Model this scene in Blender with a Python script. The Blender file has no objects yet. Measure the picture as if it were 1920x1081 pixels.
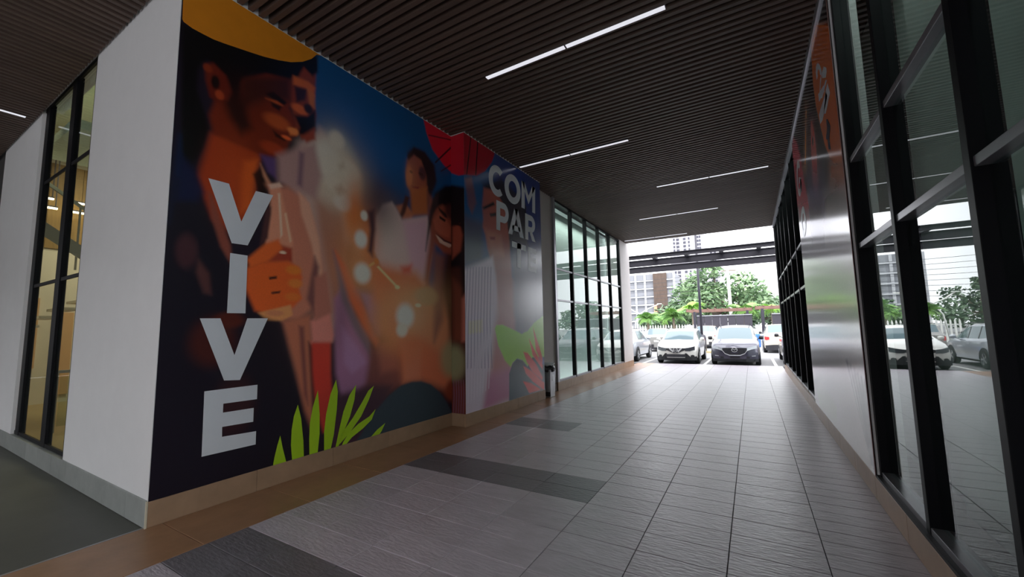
import bpy, bmesh, math, random
import numpy as np
from mathutils import Matrix, Vector

random.seed(7)
SC = bpy.context.scene
COL = SC.collection

# ------------------------------------------------------------------ camera
EYE = 1.64
FPX = 758.545
CAM_ROWS = [[0.86058214, 0.50895215, -0.01913340],
            [-0.06728481, 0.07637274, -0.99480649],
            [-0.50484763, 0.85740009, 0.09996977]]      # right, down, forward in world axes
cam_data = bpy.data.cameras.new('camera')
cam_data.sensor_fit = 'HORIZONTAL'
cam_data.sensor_width = 36.0
cam_data.lens = FPX / 1920.0 * 36.0
cam_data.clip_start = 0.05
cam_data.clip_end = 2000
cam = bpy.data.objects.new('camera', cam_data)
COL.objects.link(cam)
R_, D_, F_ = [Vector(r) for r in CAM_ROWS]
cam.matrix_world = Matrix((
    (R_.x, -D_.x, -F_.x, 0), (R_.y, -D_.y, -F_.y, 0), (R_.z, -D_.z, -F_.z, EYE), (0, 0, 0, 1)))
SC.camera = cam

# ------------------------------------------------------------------ light
world = bpy.data.worlds.new('overcast_sky')
SC.world = world
world.use_nodes = True
bg = world.node_tree.nodes['Background']
bg.inputs[0].default_value = (0.93, 0.95, 1.0, 1)
bg.inputs[1].default_value = 1.0
sun_d = bpy.data.lights.new('hazy_sun', 'SUN')
sun_d.energy = 1.2
sun_d.angle = math.radians(60)
sun_d.color = (1.0, 0.97, 0.93)
sun = bpy.data.objects.new('hazy_sun', sun_d)
COL.objects.link(sun)
sun.rotation_euler = (math.radians(28), math.radians(12), 0)
vs = SC.view_settings
vs.view_transform = 'Standard'
vs.look = 'None'
vs.gamma = 1.0
vs.use_curve_mapping = False
vs.exposure = 2.05
SC.cycles.max_bounces = 10
SC.cycles.transparent_max_bounces = 16

# ------------------------------------------------------------------ materials
def srgb(r, g, b):
    def f(c):
        c /= 255.0
        return c / 12.92 if c <= 0.04045 else ((c + 0.055) / 1.055) ** 2.4
    return (f(r), f(g), f(b))

MATS = {}
def mat(name, col, rough=0.6, metal=0.0, spec=0.5, vary=0.0, scale=6.0, bump=0.0, bump_scale=40.0,
        stretch=(1, 1, 1), emit=0.0, rnd=0.0, coat=0.0, rvary=0.0):
    """Principled material with procedural colour mottling and fine relief."""
    if name in MATS:
        return MATS[name]
    m = bpy.data.materials.new(name)
    m.use_nodes = True
    nt = m.node_tree
    b = nt.nodes['Principled BSDF']
    b.inputs['Roughness'].default_value = rough
    b.inputs['Metallic'].default_value = metal
    b.inputs['Specular IOR Level'].default_value = spec
    if coat:
        b.inputs['Coat Weight'].default_value = coat
        b.inputs['Coat Roughness'].default_value = 0.05
    b.inputs['Base Color'].default_value = (*col, 1)
    geo = nt.nodes.new('ShaderNodeNewGeometry')
    mp = nt.nodes.new('ShaderNodeMapping')
    mp.inputs['Scale'].default_value = stretch
    nt.links.new(geo.outputs['Position'], mp.inputs['Vector'])
    out_col = None
    if vary or rnd or rvary:
        no = nt.nodes.new('ShaderNodeTexNoise')
        no.inputs['Scale'].default_value = scale
        no.inputs['Detail'].default_value = 5
        no.inputs['Roughness'].default_value = 0.62
        nt.links.new(mp.outputs[0], no.inputs['Vector'])
        mr = nt.nodes.new('ShaderNodeMapRange')
        mr.inputs['From Min'].default_value = 0.25
        mr.inputs['From Max'].default_value = 0.75
        mr.inputs['To Min'].default_value = 1 - vary
        mr.inputs['To Max'].default_value = 1 + vary
        nt.links.new(no.outputs[0], mr.inputs['Value'])
        val = mr.outputs[0]
        if rnd:
            oi = nt.nodes.new('ShaderNodeObjectInfo')
            mr2 = nt.nodes.new('ShaderNodeMapRange')
            mr2.inputs['To Min'].default_value = 1 - rnd
            mr2.inputs['To Max'].default_value = 1 + rnd
            nt.links.new(oi.outputs['Random'], mr2.inputs['Value'])
            mu = nt.nodes.new('ShaderNodeMath')
            mu.operation = 'MULTIPLY'
            nt.links.new(val, mu.inputs[0])
            nt.links.new(mr2.outputs[0], mu.inputs[1])
            val = mu.outputs[0]
        vm = nt.nodes.new('ShaderNodeVectorMath')
        vm.operation = 'SCALE'
        vm.inputs[0].default_value = col
        nt.links.new(val, vm.inputs['Scale'])
        nt.links.new(vm.outputs[0], b.inputs['Base Color'])
        if rvary:
            mr3 = nt.nodes.new('ShaderNodeMapRange')
            mr3.inputs['From Min'].default_value = 0.3
            mr3.inputs['From Max'].default_value = 0.7
            mr3.inputs['To Min'].default_value = rough - rvary
            mr3.inputs['To Max'].default_value = rough + rvary
            nt.links.new(no.outputs[0], mr3.inputs['Value'])
            nt.links.new(mr3.outputs[0], b.inputs['Roughness'])
    if bump:
        n2 = nt.nodes.new('ShaderNodeTexNoise')
        n2.inputs['Scale'].default_value = bump_scale
        n2.inputs['Detail'].default_value = 4
        nt.links.new(mp.outputs[0], n2.inputs['Vector'])
        bp = nt.nodes.new('ShaderNodeBump')
        bp.inputs['Strength'].default_value = bump
        bp.inputs['Distance'].default_value = 0.01
        nt.links.new(n2.outputs[0], bp.inputs['Height'])
        nt.links.new(bp.outputs[0], b.inputs['Normal'])
    if emit:
        b.inputs['Emission Color'].default_value = (*col, 1)
        b.inputs['Emission Strength'].default_value = emit
    MATS[name] = m
    return m

def glass_mat(name, tint, ior=1.55, rough=0.0, boost=1.0):
    """Window glass: tinted see-through body with a mirror-like surface that strengthens at grazing angles."""
    m = bpy.data.materials.new(name)
    m.use_nodes = True
    nt = m.node_tree
    nt.nodes.clear()
    out = nt.nodes.new('ShaderNodeOutputMaterial')
    tr = nt.nodes.new('ShaderNodeBsdfTransparent')
    tr.inputs[0].default_value = (*tint, 1)
    gl = nt.nodes.new('ShaderNodeBsdfGlossy')
    gl.inputs['Color'].default_value = (0.93, 0.97, 0.96, 1)
    gl.inputs['Roughness'].default_value = rough
    fr = nt.nodes.new('ShaderNodeFresnel')
    fr.inputs[0].default_value = ior
    mx = nt.nodes.new('ShaderNodeMixShader')
    mu = nt.nodes.new('ShaderNodeMath')
    mu.operation = 'MULTIPLY'
    mu.inputs[1].default_value = boost
    mu.use_clamp = True
    nt.links.new(fr.outputs[0], mu.inputs[0])
    # the reflection belongs to the outer surface of the sheet only
    geo = nt.nodes.new('ShaderNodeNewGeometry')
    inv = nt.nodes.new('ShaderNodeMath')
    inv.operation = 'SUBTRACT'
    inv.inputs[0].default_value = 1.0
    nt.links.new(geo.outputs['Backfacing'], inv.inputs[1])
    m2 = nt.nodes.new('ShaderNodeMath')
    m2.operation = 'MULTIPLY'
    nt.links.new(mu.outputs[0], m2.inputs[0])
    nt.links.new(inv.outputs[0], m2.inputs[1])
    nt.links.new(m2.outputs[0], mx.inputs[0])
    nt.links.new(tr.outputs[0], mx.inputs[1])
    nt.links.new(gl.outputs[0], mx.inputs[2])
    nt.links.new(mx.outputs[0], out.inputs[0])
    return m

M_tile = mat('slate_grey_tile', srgb(184, 175, 183), rough=0.33, spec=1.0, vary=0.16, scale=5, bump=0.75, bump_scale=16, stretch=(0.8, 2.6, 1), rnd=0.06, rvary=0.05)
M_tile_dark = mat('charcoal_tile', srgb(108, 104, 110), rough=0.36, spec=0.7, vary=0.22, scale=5, bump=0.75, bump_scale=16, stretch=(0.8, 2.6, 1), rnd=0.08, rvary=0.05)
M_border = mat('brown_border_tile', srgb(158, 118, 88), rough=0.36, vary=0.15, scale=4, bump=0.15, bump_scale=14, rnd=0.07)
M_base = mat('tan_skirting_tile', srgb(166, 136, 110), rough=0.4, vary=0.12, scale=5, rnd=0.06)
M_base_grey = mat('grey_skirting_tile', srgb(142, 146, 142), rough=0.42, vary=0.16, scale=5, rnd=0.07)
M_grout = mat('dark_grout', srgb(62, 60, 62), rough=0.9, vary=0.15)
M_walk = mat('polished_grey_paving', srgb(80, 81, 74), rough=0.5, vary=0.14, scale=2.2, bump=0.05, bump_scale=9)
M_slat = mat('brown_ceiling_slat', srgb(84, 68, 60), rough=0.55, vary=0.18, scale=3, stretch=(0.4, 4, 4), rnd=0.1)
M_void = mat('dark_plenum', srgb(30, 27, 27), rough=0.9, vary=0.1)
M_white = mat('white_render', srgb(218, 218, 218), rough=0.75, vary=0.025, scale=3, bump=0.12, bump_scale=120)
M_taupe = mat('taupe_render', srgb(172, 162, 158), rough=0.7, vary=0.04, scale=3, bump=0.1, bump_scale=110)
M_dkbase = mat('dark_brown_skirting', srgb(84, 70, 68), rough=0.5, vary=0.1)
M_black = mat('black_aluminium', srgb(13, 13, 18), rough=0.45, spec=0.15, vary=0.1)
M_alu = mat('brushed_aluminium', srgb(170, 170, 176), rough=0.35, metal=0.7, vary=0.06, scale=10)
M_steel = mat('dark_painted_steel', srgb(58, 56, 64), rough=0.55, vary=0.1)
M_glass = glass_mat('shopfront_glass', (0.80, 0.88, 0.86), 1.6, boost=1.15)
M_glass_int = glass_mat('display_window_glass', (0.86, 0.92, 0.90), 1.4, boost=0.7)
M_panel = mat('pale_grey_partition', srgb(206, 214, 208), rough=0.8, vary=0.05)
M_led = mat('led_diffuser', (0.92, 0.92, 1.0), rough=0.5, emit=0.17)
M_asphalt = mat('asphalt', srgb(128, 128, 130), rough=0.85, vary=0.14, scale=3, bump=0.3, bump_scale=180)
M_line = mat('white_road_paint', srgb(225, 225, 222), rough=0.7, vary=0.1, scale=12)

# ------------------------------------------------------------------ mesh helpers
class MB:
    def __init__(self):
        self.v = []
        self.f = []
    def box(self, x0, x1, y0, y1, z0, z1):
        n = len(self.v)
        self.v += [(x0, y0, z0), (x1, y0, z0), (x1, y1, z0), (x0, y1, z0), (x0, y0, z1), (x1, y0, z1), (x1, y1, z1), (x0, y1, z1)]
        self.f += [tuple(n + i for i in q) for q in ((0, 3, 2, 1), (4, 5, 6, 7), (0, 1, 5, 4), (1, 2, 6, 5), (2, 3, 7, 6), (3, 0, 4, 7))]
        return self
    def beam(self, a, b, w, h=None, up=(0, 0, 1)):
        """rectangular bar from a to b"""
        a, b = Vector(a), Vector(b)
        h = h or w
        d = (b - a).normalized()
        up = Vector(up)
        if abs(d.dot(up)) > 0.98:
            up = Vector((1, 0, 0))
        s = d.cross(up).normalized() * (w / 2)
        u = s.cross(d).normalized() * (h / 2)
        n = len(self.v)
        for p in (a, b):
            self.v += [tuple(p - s - u), tuple(p + s - u), tuple(p + s + u), tuple(p - s + u)]
        self.f += [tuple(n + i for i in q) for q in ((0, 1, 2, 3), (7, 6, 5, 4), (0, 4, 5, 1), (1, 5, 6, 2), (2, 6, 7, 3), (3, 7, 4, 0))]
        return self
    def tube(self, pts, rad, seg=10, cap=True):
        """round tube along pts; rad a number or one per point"""
        pts = [Vector(p) for p in pts]
        rads = rad if isinstance(rad, (list, tuple)) else [rad] * len(pts)
        n0 = len(self.v)
        ref = None
        for i, p in enumerate(pts):
            d = (pts[min(i + 1, len(pts) - 1)] - pts[max(i - 1, 0)]).normalized()
            if ref is None:
                ref = Vector((1, 0, 0)) if abs(d.x) < 0.9 else Vector((0, 1, 0))
            s = d.cross(ref).normalized()
            t = s.cross(d).normalized()
            ref = t
            for k in range(seg):
                a = 2 * math.pi * k / seg
                self.v.append(tuple(p + (s * math.cos(a) + t * math.sin(a)) * rads[i]))
        for i in range(len(pts) - 1):
            for k in range(seg):
                a = n0 + i * seg + k
                b = n0 + i * seg + (k + 1) % seg
                self.f.append((a, b, b + seg, a + seg))
        if cap:
            self.f.append(tuple(n0 + k for k in range(seg))[::-1])
            self.f.append(tuple(n0 + (len(pts) - 1) * seg + k for k in range(seg)))
        return self
    def lathe(self, prof, seg=20, axis='z', c=(0, 0, 0)):
        """prof: list of (radius, height)"""
        n0 = len(self.v)
        for r, h in prof:
            for k in range(seg):
                a = 2 * math.pi * k / seg
                p = (r * math.cos(a), r * math.sin(a), h)
                if axis == 'x':
                    p = (h, p[0], p[1])
                elif axis == 'y':
                    p = (p[0], h, p[1])
                self.v.append((p[0] + c[0], p[1] + c[1], p[2] + c[2]))
        for i in range(len(prof) - 1):
            for k in range(seg):
                a = n0 + i * seg + k
                b = n0 + i * seg + (k + 1) % seg
                self.f.append((a, b, b + seg, a + seg))
        self.f.append(tuple(n0 + k for k in range(seg))[::-1])
        self.f.append(tuple(n0 + (len(prof) - 1) * seg + k for k in range(seg)))
        return self
    def quad(self, a, b, c, d):
        n = len(self.v)
        self.v += [tuple(a), tuple(b), tuple(c), tuple(d)]
        self.f.append((n, n + 1, n + 2, n + 3))
        return self
    def mesh(self, name, m=None, smooth=False):
        me = bpy.data.meshes.new(name)
        me.from_pydata(self.v, [], self.f)
        if m:
            me.materials.append(m)
        if smooth:
            me.polygons.foreach_set('use_smooth', [True] * len(me.polygons))
        me.update()
        return me
    def build(self, name, m, parent=None, smooth=False, bevel=0.0, loc=None):
        o = put(name, self.mesh(name, m, smooth), parent, loc)
        if bevel:
            b = o.modifiers.new('bevel', 'BEVEL')
            b.width = bevel
            b.segments = 2
            b.limit_method = 'ANGLE'
        return o

def fixn(o):
    bm = bmesh.new()
    bm.from_mesh(o.data)
    bmesh.ops.recalc_face_normals(bm, faces=bm.faces)
    bm.to_mesh(o.data)
    bm.free()
    return o

def put(name, me, parent=None, loc=None):
    o = bpy.data.objects.new(name, me)
    COL.objects.link(o)
    if parent:
        o.parent = parent
    if loc:
        o.location = loc
    return o

def empty(name, loc=(0, 0, 0), rz=0.0):
    o = bpy.data.objects.new(name, None)
    COL.objects.link(o)
    o.location = loc
    o.rotation_euler = (0, 0, rz)
    o.empty_display_size = 0.2
    return o

def tag(o, label=None, cat=None, group=None, kind=None):
    if label:
        o['label'] = label
    if cat:
        o['category'] = cat
    if group:
        o['group'] = group
    if kind:
        o['kind'] = kind
    return o

def structure(o, label=None):
    return tag(o, label, kind='structure')

def copy_tree(o, parent=None):
    c = o.copy()
    COL.objects.link(c)
    c.parent = parent
    for ch in [k for k in ALL_CHILDREN(o)]:
        copy_tree(ch, c)
    return c

def ALL_CHILDREN(o):
    return list(o.children)

def prism(poly, axis, a, b):
    """extrude a 2-D outline. axis 'x': poly is (y, z); 'y': poly is (x, z); 'z': poly is (x, y)"""
    mb = MB()
    n = len(poly)
    for t in (a, b):
        for p, q in poly:
            mb.v.append((t, p, q) if axis == 'x' else (p, t, q) if axis == 'y' else (p, q, t))
    mb.f = [tuple(range(n))[::-1], tuple(range(n, 2 * n))] + [(i, (i + 1) % n, n + (i + 1) % n, n + i) for i in range(n)]
    return mb

def in_view(p, pad=60):
    d = Vector(p) - Vector((0, 0, EYE))
    z = d.dot(F_)
    if z <= 0.05:
        return False
    u, w = 960 + FPX * d.dot(R_) / z, 540.5 + FPX * d.dot(D_) / z
    return -pad < u < 1920 + pad and -pad < w < 1081 + pad
# ------------------------------------------------------------------ dimensions of the passage (metres)
XL, XP, XG = -4.60, -4.30, -4.53        # left wall, proud mural wall, left glazing
XR = 0.89                               # right wall skirting face
YW = 1.535                              # white wall facing the camera side
YS, YE = 5.67, 8.75                     # proud mural wall from / to
CEIL = 5.24
Y_END = 17.5
FLOOR_END = 19.1

# ------------------------------------------------------------------ floor with its tiles
fl = MB().box(XL - 0.3, 1.6, -7, FLOOR_END, -0.30, -0.007).build('floor', M_grout)
structure(fl, 'grey slate tiled passage floor with brown border')
ROW, COLW = 0.3, 0.5965
X0 = 0.341
cols = [(X0 - COLW * (k + 1), X0 - COLW * k) for k in range(7)]
tile_me = {}
def tile_mesh(w, d, m):
    key = (round(w, 3), round(d, 3), m.name)
    if key not in tile_me:
        g, c = 0.0028, 0.002
        mb = MB()
        x, y = w / 2 - g, d / 2 - g
        for (a, b, z) in ((x, y, -0.02), (x, y, -c), (x - c, y - c, 0.0)):
            mb.v += [(-a, -b, z), (a, -b, z), (a, b, z), (-a, b, z)]
        mb.f = [(8, 9, 10, 11)]
        for r in (0, 4):
            for i in range(4):
                j = (i + 1) % 4
                mb.f.append((r + i, r + j, r + 4 + j, r + 4 + i))
        tile_me[key] = mb.mesh('floor_tile', m)
    return tile_me[key]
rest = {}
def lay(x0, x1, y0, y1, m, single, name='floor_tile'):
    cx, cy = (x0 + x1) / 2, (y0 + y1) / 2
    dz = random.uniform(-0.0012, 0.0)
    if single and cy < 8.4 and in_view((cx, cy, 0)):
        o = put(name, tile_mesh(x1 - x0, y1 - y0, m), fl, (cx, cy, dz))
        o.rotation_euler = (random.uniform(-.0016, .0016), random.uniform(-.001, .001), 0)
    else:
        mb = rest.setdefault(m.name, (MB(), m))[0]
        g = 0.003
        n = len(mb.v)
        mb.v += [(x0 + g, y0 + g, dz), (x1 - g, y0 + g, dz), (x1 - g, y1 - g, dz), (x0 + g, y1 - g, dz)]
        mb.f.append((n, n + 1, n + 2, n + 3))
y = 3.78 - ROW * 34
k = -34
while y < FLOOR_END - 0.01:
    y1 = min(y + ROW, FLOOR_END)
    dark_row = (k % 8) in (0, 1) and y < 8
    for ci, (a, b) in enumerate(cols):
        lay(a, b, y, y1, M_tile_dark if (dark_row and ci >= (3 if y < 6 else 5)) else M_tile, True)
    y += ROW
    k += 1
y = -6.42
while y < FLOOR_END - 0.01:                      # narrow planks along the right wall
    lay(X0, XR + 0.02, y, min(y + 0.2, FLOOR_END), M_tile, True, 'floor_plank')
    y += 0.2
y = -6.45
while y < FLOOR_END - 0.01:                      # brown border along the left wall
    lay(XL - 0.02, X0 - COLW * 7, y, min(y + 0.9, FLOOR_END), M_border, True, 'border_tile')
    y += 0.9
for nm, (mb, m) in rest.items():
    o = mb.build({'slate_grey_tile': 'distant_grey_tiles', 'charcoal_tile': 'distant_charcoal_tiles', 'brown_border_tile': 'distant_border_tiles'}[nm], m, fl)
    o['kind'] = 'stuff'
structure(MB().box(-26, XL - 0.02, -9.5, YW, -0.30, -0.004).build('floor_walkway', M_walk), 'polished grey floor of the side walkway')
structure(MB().box(XL - 0.035, XL - 0.015, -7, YW, -0.01, 0.0015).build('trim_1', M_alu), 'thin metal edge between walkway and brown border')

# ------------------------------------------------------------------ ceiling with its slats
ce = MB().box(XL - 0.3, 1.4, -9.5, Y_END, CEIL + 0.16, CEIL + 0.40).box(-26, XL - 0.3, -9.5, YW, CEIL + 0.16, CEIL + 0.40).build('ceiling', M_void)
structure(ce, 'dark ceiling hung with brown slats')
PITCH = 0.112
sl_me = MB().box(XL - 0.05, XR + 0.03, -0.026, 0.026, 0, 0.105).mesh('slat', M_slat)
y = -4.9
while y < Y_END - 0.05:
    put('slat', sl_me, ce, (0, y, CEIL))
    y += PITCH
M_slat2 = mat('brown_walkway_slat', srgb(84, 68, 60), rough=0.55, vary=0.18, scale=3, stretch=(4, 0.4, 4), rnd=0.1)
sl2 = MB().box(-0.026, 0.026, -4.9, YW - 0.02, 0, 0.105).mesh('slat', M_slat2)
x = XL - 0.11
while x > -13.2:
    put('slat', sl2, ce, (x, 0, CEIL))
    x -= PITCH
# fascia over the exit
MB().box(XL - 0.3, XR + 0.3, Y_END, Y_END + 0.05, CEIL + 0.02, CEIL + 0.42).build('fascia_board', M_steel, ce)

# ceiling light lines
def led_line(x0, x1, y, label, along='x'):
    t = empty('ceiling_light', ((x0 + x1) / 2, y, CEIL) if along == 'x' else (y, (x0 + x1) / 2, CEIL))
    L = (x1 - x0) / 2
    if along != 'x':
        t.rotation_euler = (0, 0, math.pi / 2)
    MB().box(-L, L, -0.04, 0.04, 0.004, 0.06).build('housing', M_steel, t)
    for s in (-1, 1):
        a, b = (-L + 0.01, -0.012) if s < 0 else (0.012, L - 0.01)
        MB().box(a, b, -0.031, 0.031, -0.004, 0.006).build('diffuser', M_led, t)
    tag(t, label, 'ceiling light', 'linear lights between the ceiling slats')
led_line(-3.06, -0.60, 4.58, 'nearest and longest linear light in the slatted ceiling')
led_line(-4.25, -1.82, 7.65, 'linear ceiling light above the COMPARTE lettering')
led_line(-1.90, 0.57, 10.72, 'linear ceiling light closest to the right glass wall')
led_line(-3.05, -0.66, 13.75, 'linear ceiling light in the middle, second from the exit')
led_line(-4.40, -1.95, 16.90, 'linear ceiling light right at the exit edge of the ceiling')
led_line(-1.0, 1.42, -10.0, 'linear light in the walkway ceiling before the white wall', 'y')

# ------------------------------------------------------------------ skirting tiles
def skirting(name, label, m, axis, face, depth, a, b, h=0.215, step=0.9, sign=1):
    """row of skirting tiles; axis 'y': runs along y with its face at x=face"""
    root = structure(empty(name), label)
    t = a
    while t < b - 0.005:
        e = min(t + step, b)
        mb = MB()
        lo, hi = sorted((face, face + depth))
        if axis == 'y':
            mb.box(lo, hi, t + 0.0015, e - 0.0015, 0.0, h)
        else:
            mb.box(t + 0.0015, e - 0.0015, lo, hi, 0.0, h)
        mb.build('skirting_tile', m, root, bevel=0.003)
        t = e
    return root
skirting('baseboard_left', 'tan tile skirting below the near mural', M_base, 'y', XL + 0.012, -0.05, YW, YS)
skirting('baseboard_proud', 'tan tile skirting below the far mural panel', M_base, 'y', XP + 0.012, -0.05, YS - 0.012, YE)
skirting('baseboard_return', 'tan tile skirting on the step between the mural panels', M_base, 'x', YS - 0.012, 0.05, XL, XP - 0.04)
skirting('baseboard_glazing', 'tan tile plinth below the left glazing', M_base, 'y', XG + 0.03, -0.08, 9.95, 17.9, h=0.225)
skirting('baseboard_pilaster', 'dark brown skirting behind the waste bin', M_dkbase, 'y', XG - 0.0, -0.05, YE, 9.95, h=0.2, step=1.3)
skirting('baseboard_white', 'grey tile skirting below the white wall', M_base_grey, 'x', YW - 0.012, 0.05, -12.25, XL, h=0.225, step=0.6)
skirting('baseboard_right', 'tan tile skirting below the right wall', M_base, 'y', XR, 0.06, -1.2, 17.3, h=0.215)
MB().box(XL + 0.002, XL + 0.014, YW - 0.014, YW - 0.0, 0, 0.222).build('trim_2', mat('cream_corner_bead', srgb(206, 198, 176), rough=0.5))
structure(bpy.data.objects['trim_2'], 'pale corner bead at the foot of the wall corner')

# ------------------------------------------------------------------ walls
structure(MB().box(XL - 0.35, XL, YW + 0.22, YS, 0, CEIL + 1.7).build('wall_left', M_white), 'left passage wall behind the near mural')
structure(MB().box(XL - 0.35, XP, YS, YE, 0, CEIL + 0.3).build('wall_left_proud', M_white), 'proud left wall behind the far mural panel')
structure(MB().box(XL - 0.35, XG - 0.02, YE, 9.95, 0, CEIL + 0.3).build('wall_left_pilaster', M_taupe), 'plain taupe wall strip behind the waste bin')
structure(MB().box(XL - 0.5, XG + 0.03, 16.46, 17.9, 0.225, CEIL + 0.3).build('wall_left_end', mat('pale_column_render', srgb(206, 200, 198), rough=0.7, vary=0.03)), 'pale column at the exit end of the left glazing')
MB().box(XG - 0.06, XG + 0.035, 9.95, 10.05, 0.225, CEIL + 0.2).build('trim_3', M_alu)
structure(bpy.data.objects['trim_3'], 'pale metal jamb at the near end of the left glazing')
# white wall facing the walkway, with its tall window
WX0, WX1 = -9.66, -7.05
structure(MB().box(WX1, XL, YW, YW + 0.22, 0.0, CEIL + 1.7).build('wall_white', M_white), 'broad white wall at the corner of the mural')
structure(MB().box(-12.25, WX0, YW, YW + 0.05, 0.0, CEIL + 1.7).build('wall_white_far', M_white), 'narrow white wall beyond the tall window')
structure(MB().box(-26, -12.25, YW + 0.03, YW + 0.22, 0, CEIL + 1.7).build('wall_walkway_end', mat('dark_grey_render', srgb(52, 50, 50), rough=0.8, vary=0.1)), 'dark wall past the white wall')

# ------------------------------------------------------------------ glazing
def glazing(name, label, axis, face, sgn, bounds, mulls, z0, z1, rails, mw=0.06, md=0.075, glass=M_glass, gset=0.055, rail_m=None, railw=0.05, sill=True):
    """curtain wall. axis 'y': runs along y, face at x=face and room depth toward sgn; axis 'x' likewise along x."""
    root = structure(empty(name), label)
    def bx(mb, a, b, d0, d1, za, zb):
        lo, hi = sorted((face + sgn * d0, face + sgn * d1))
        if axis == 'y':
            mb.box(lo, hi, a, b, za, zb)
        else:
            mb.box(a, b, lo, hi, za, zb)
        return mb
    for c in mulls:
        bx(MB(), c - mw / 2, c + mw / 2, 0, md + 0.04, z0, z1).build('mullion', M_black, root, bevel=0.003)
    a, b = bounds
    for z in rails:
        bx(MB(), a, b, 0.012, md, z - railw / 2, z + railw / 2).build('rail', rail_m or M_black, root, bevel=0.003)
    if sill:
        bx(MB(), a, b, 0.004, md, z0, z0 + 0.05).build('sill', M_black if rail_m is None else rail_m, root, bevel=0.003)
        bx(MB(), a, b, 0.004, md, z1 - 0.06, z1).build('head', M_black, root)
    zs = [z0] + list(rails) + [z1]
    ms = sorted(mulls)
    for i in range(len(ms) - 1):
        for j in range(len(zs) - 1):
            bx(MB(), ms[i] + mw / 2, ms[i + 1] - mw / 2, gset, gset + 0.008, zs[j] + 0.02, zs[j + 1] - 0.02).build('pane', glass, root)
    return root
M_rail = mat('grey_aluminium_rail', srgb(126, 124, 130), rough=0.3, metal=0.4, vary=0.06)
glazing('window_1', 'left glass wall toward the exit with black mullions', 'y', XG + 0.02, -1, (10.03, 16.46), [10.06, 11.30, 12.56, 13.85, 15.13, 16.42], 0.225, CEIL - 0.02, (2.41, 3.28), rail_m=M_rail, mw=0.07)
glazing('window_2', 'tall two-bay window in the white wall', 'x', YW + 0.03, 1, (WX0, WX1), [WX0 + 0.17, -8.12, WX1 - 0.06], 0.225, CEIL + 0.1, (2.43, 4.05), mw=0.2, md=0.03, gset=0.03, glass=M_glass_int)
bpy.data.objects['window_2']['label'] = 'tall window with black frame in the white wall'
glazing('window_3', 'near right glass wall with black mullions and rails', 'y', 0.92, 1, (-1.0, 5.06), [-0.83, 0.34, 1.51, 2.68, 3.85, 5.02], 0.235, CEIL + 0.02, (2.37, 3.22), mw=0.07, md=0.09, gset=0.06, rail_m=M_rail)
glazing('window_4', 'far right glass wall beyond the orange mural', 'y', 0.92, 1, (9.2, 17.25), [9.27, 10.55, 11.83, 13.11, 14.39, 15.67, 17.2], 0.225, CEIL + 0.02, (2.37, 3.22), mw=0.07, md=0.09, gset=0.06, rail_m=M_rail)
structure(MB().box(XR + 0.002, 0.93, -1.2, 5.06, 0.215, 0.24).build('trim_4', M_black), 'black sill below the near right glazing')
structure(MB().box(XR + 0.004, 1.12, 5.05, 9.21, 0.0, CEIL + 0.3).build('wall_right', M_white), 'right wall behind the orange mural')
structure(MB().box(XR - 0.02, 0.94, -1.2, Y_END, CEIL - 0.09, CEIL + 0.05).build('trim_5', M_alu), 'metal edge between ceiling slats and right wall')
structure(MB().box(0.90, 1.25, 17.25, 17.5, 0, CEIL + 0.3).build('wall_right_end', M_black), 'black end post of the right glazing')
structure(MB().box(0.90, 1.3, -1.35, -1.0, 0, CEIL + 0.3).build('wall_right_near', M_white), 'right wall end behind the viewer')

structure(MB().box(-26.3, -26, -9.5, YW, 0, CEIL + 0.2).build('wall_walkway_left', mat('dim_beige_render', srgb(96, 88, 80), rough=0.8, vary=0.05)), 'far end wall of the side walkway')
structure(MB().box(-40, 30, -34, -24, -0.1, 9).build('wall_backlight_blocker', mat('backlight_blocker_grey', srgb(120, 116, 112), rough=0.8, vary=0.08)), 'added unseen block behind the viewer that cuts the backlight')  # unseen mass added to hold back sky light from the white wall
# what stands behind the glass: pale partitions
structure(MB().box(1.46, 1.55, -1.0, 5.05, 0, CEIL + 0.2).build('wall_right_inner', M_panel), 'pale inner partition behind the near right glass')
structure(MB().box(1.46, 1.55, 9.22, 17.25, 0, CEIL + 0.2).build('wall_right_inner_far', M_panel), 'pale inner partition behind the far right glass')
structure(MB().box(1.25, 1.5, 17.3, 17.5, 0, CEIL + 0.2).build('wall_right_cap', M_panel), 'end of the right shop unit')
structure(MB().box(-5.5, -5.4, 9.97, 16.44, 0, CEIL + 0.2).build('wall_left_inner', M_panel), 'pale inner partition behind the left glass')

structure(MB().box(WX0, WX1, YW, YW + 0.22, CEIL + 0.1, CEIL + 1.7).build('wall_white_lintel', M_white), 'wall over the tall window')
structure(MB().box(-5.0, XL + 0.0, YS, 17.9, CEIL + 0.3, CEIL + 1.7).build('wall_left_upper', M_white), 'upper left wall above the ceiling')
# roof masses of the two buildings so no daylight leaks in from above
structure(MB().box(-26, XL - 0.02, YW, 17.9, CEIL + 1.7, CEIL + 2.2).build('roof_left', M_void), 'roof slab of the left building')
structure(MB().box(0.9, 9, -1.35, 17.5, CEIL + 0.3, CEIL + 1.2).build('roof_right', M_void), 'roof slab of the right building')
structure(MB().box(1.56, 9, -1.35, 17.5, 0, CEIL + 0.3).build('wall_right_mass', M_panel), 'body of the right building')
structure(MB().box(-26, -5.55, 9.9, 17.9, 0, CEIL + 1.7).build('wall_left_mass', M_panel), 'body of the left building')

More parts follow.
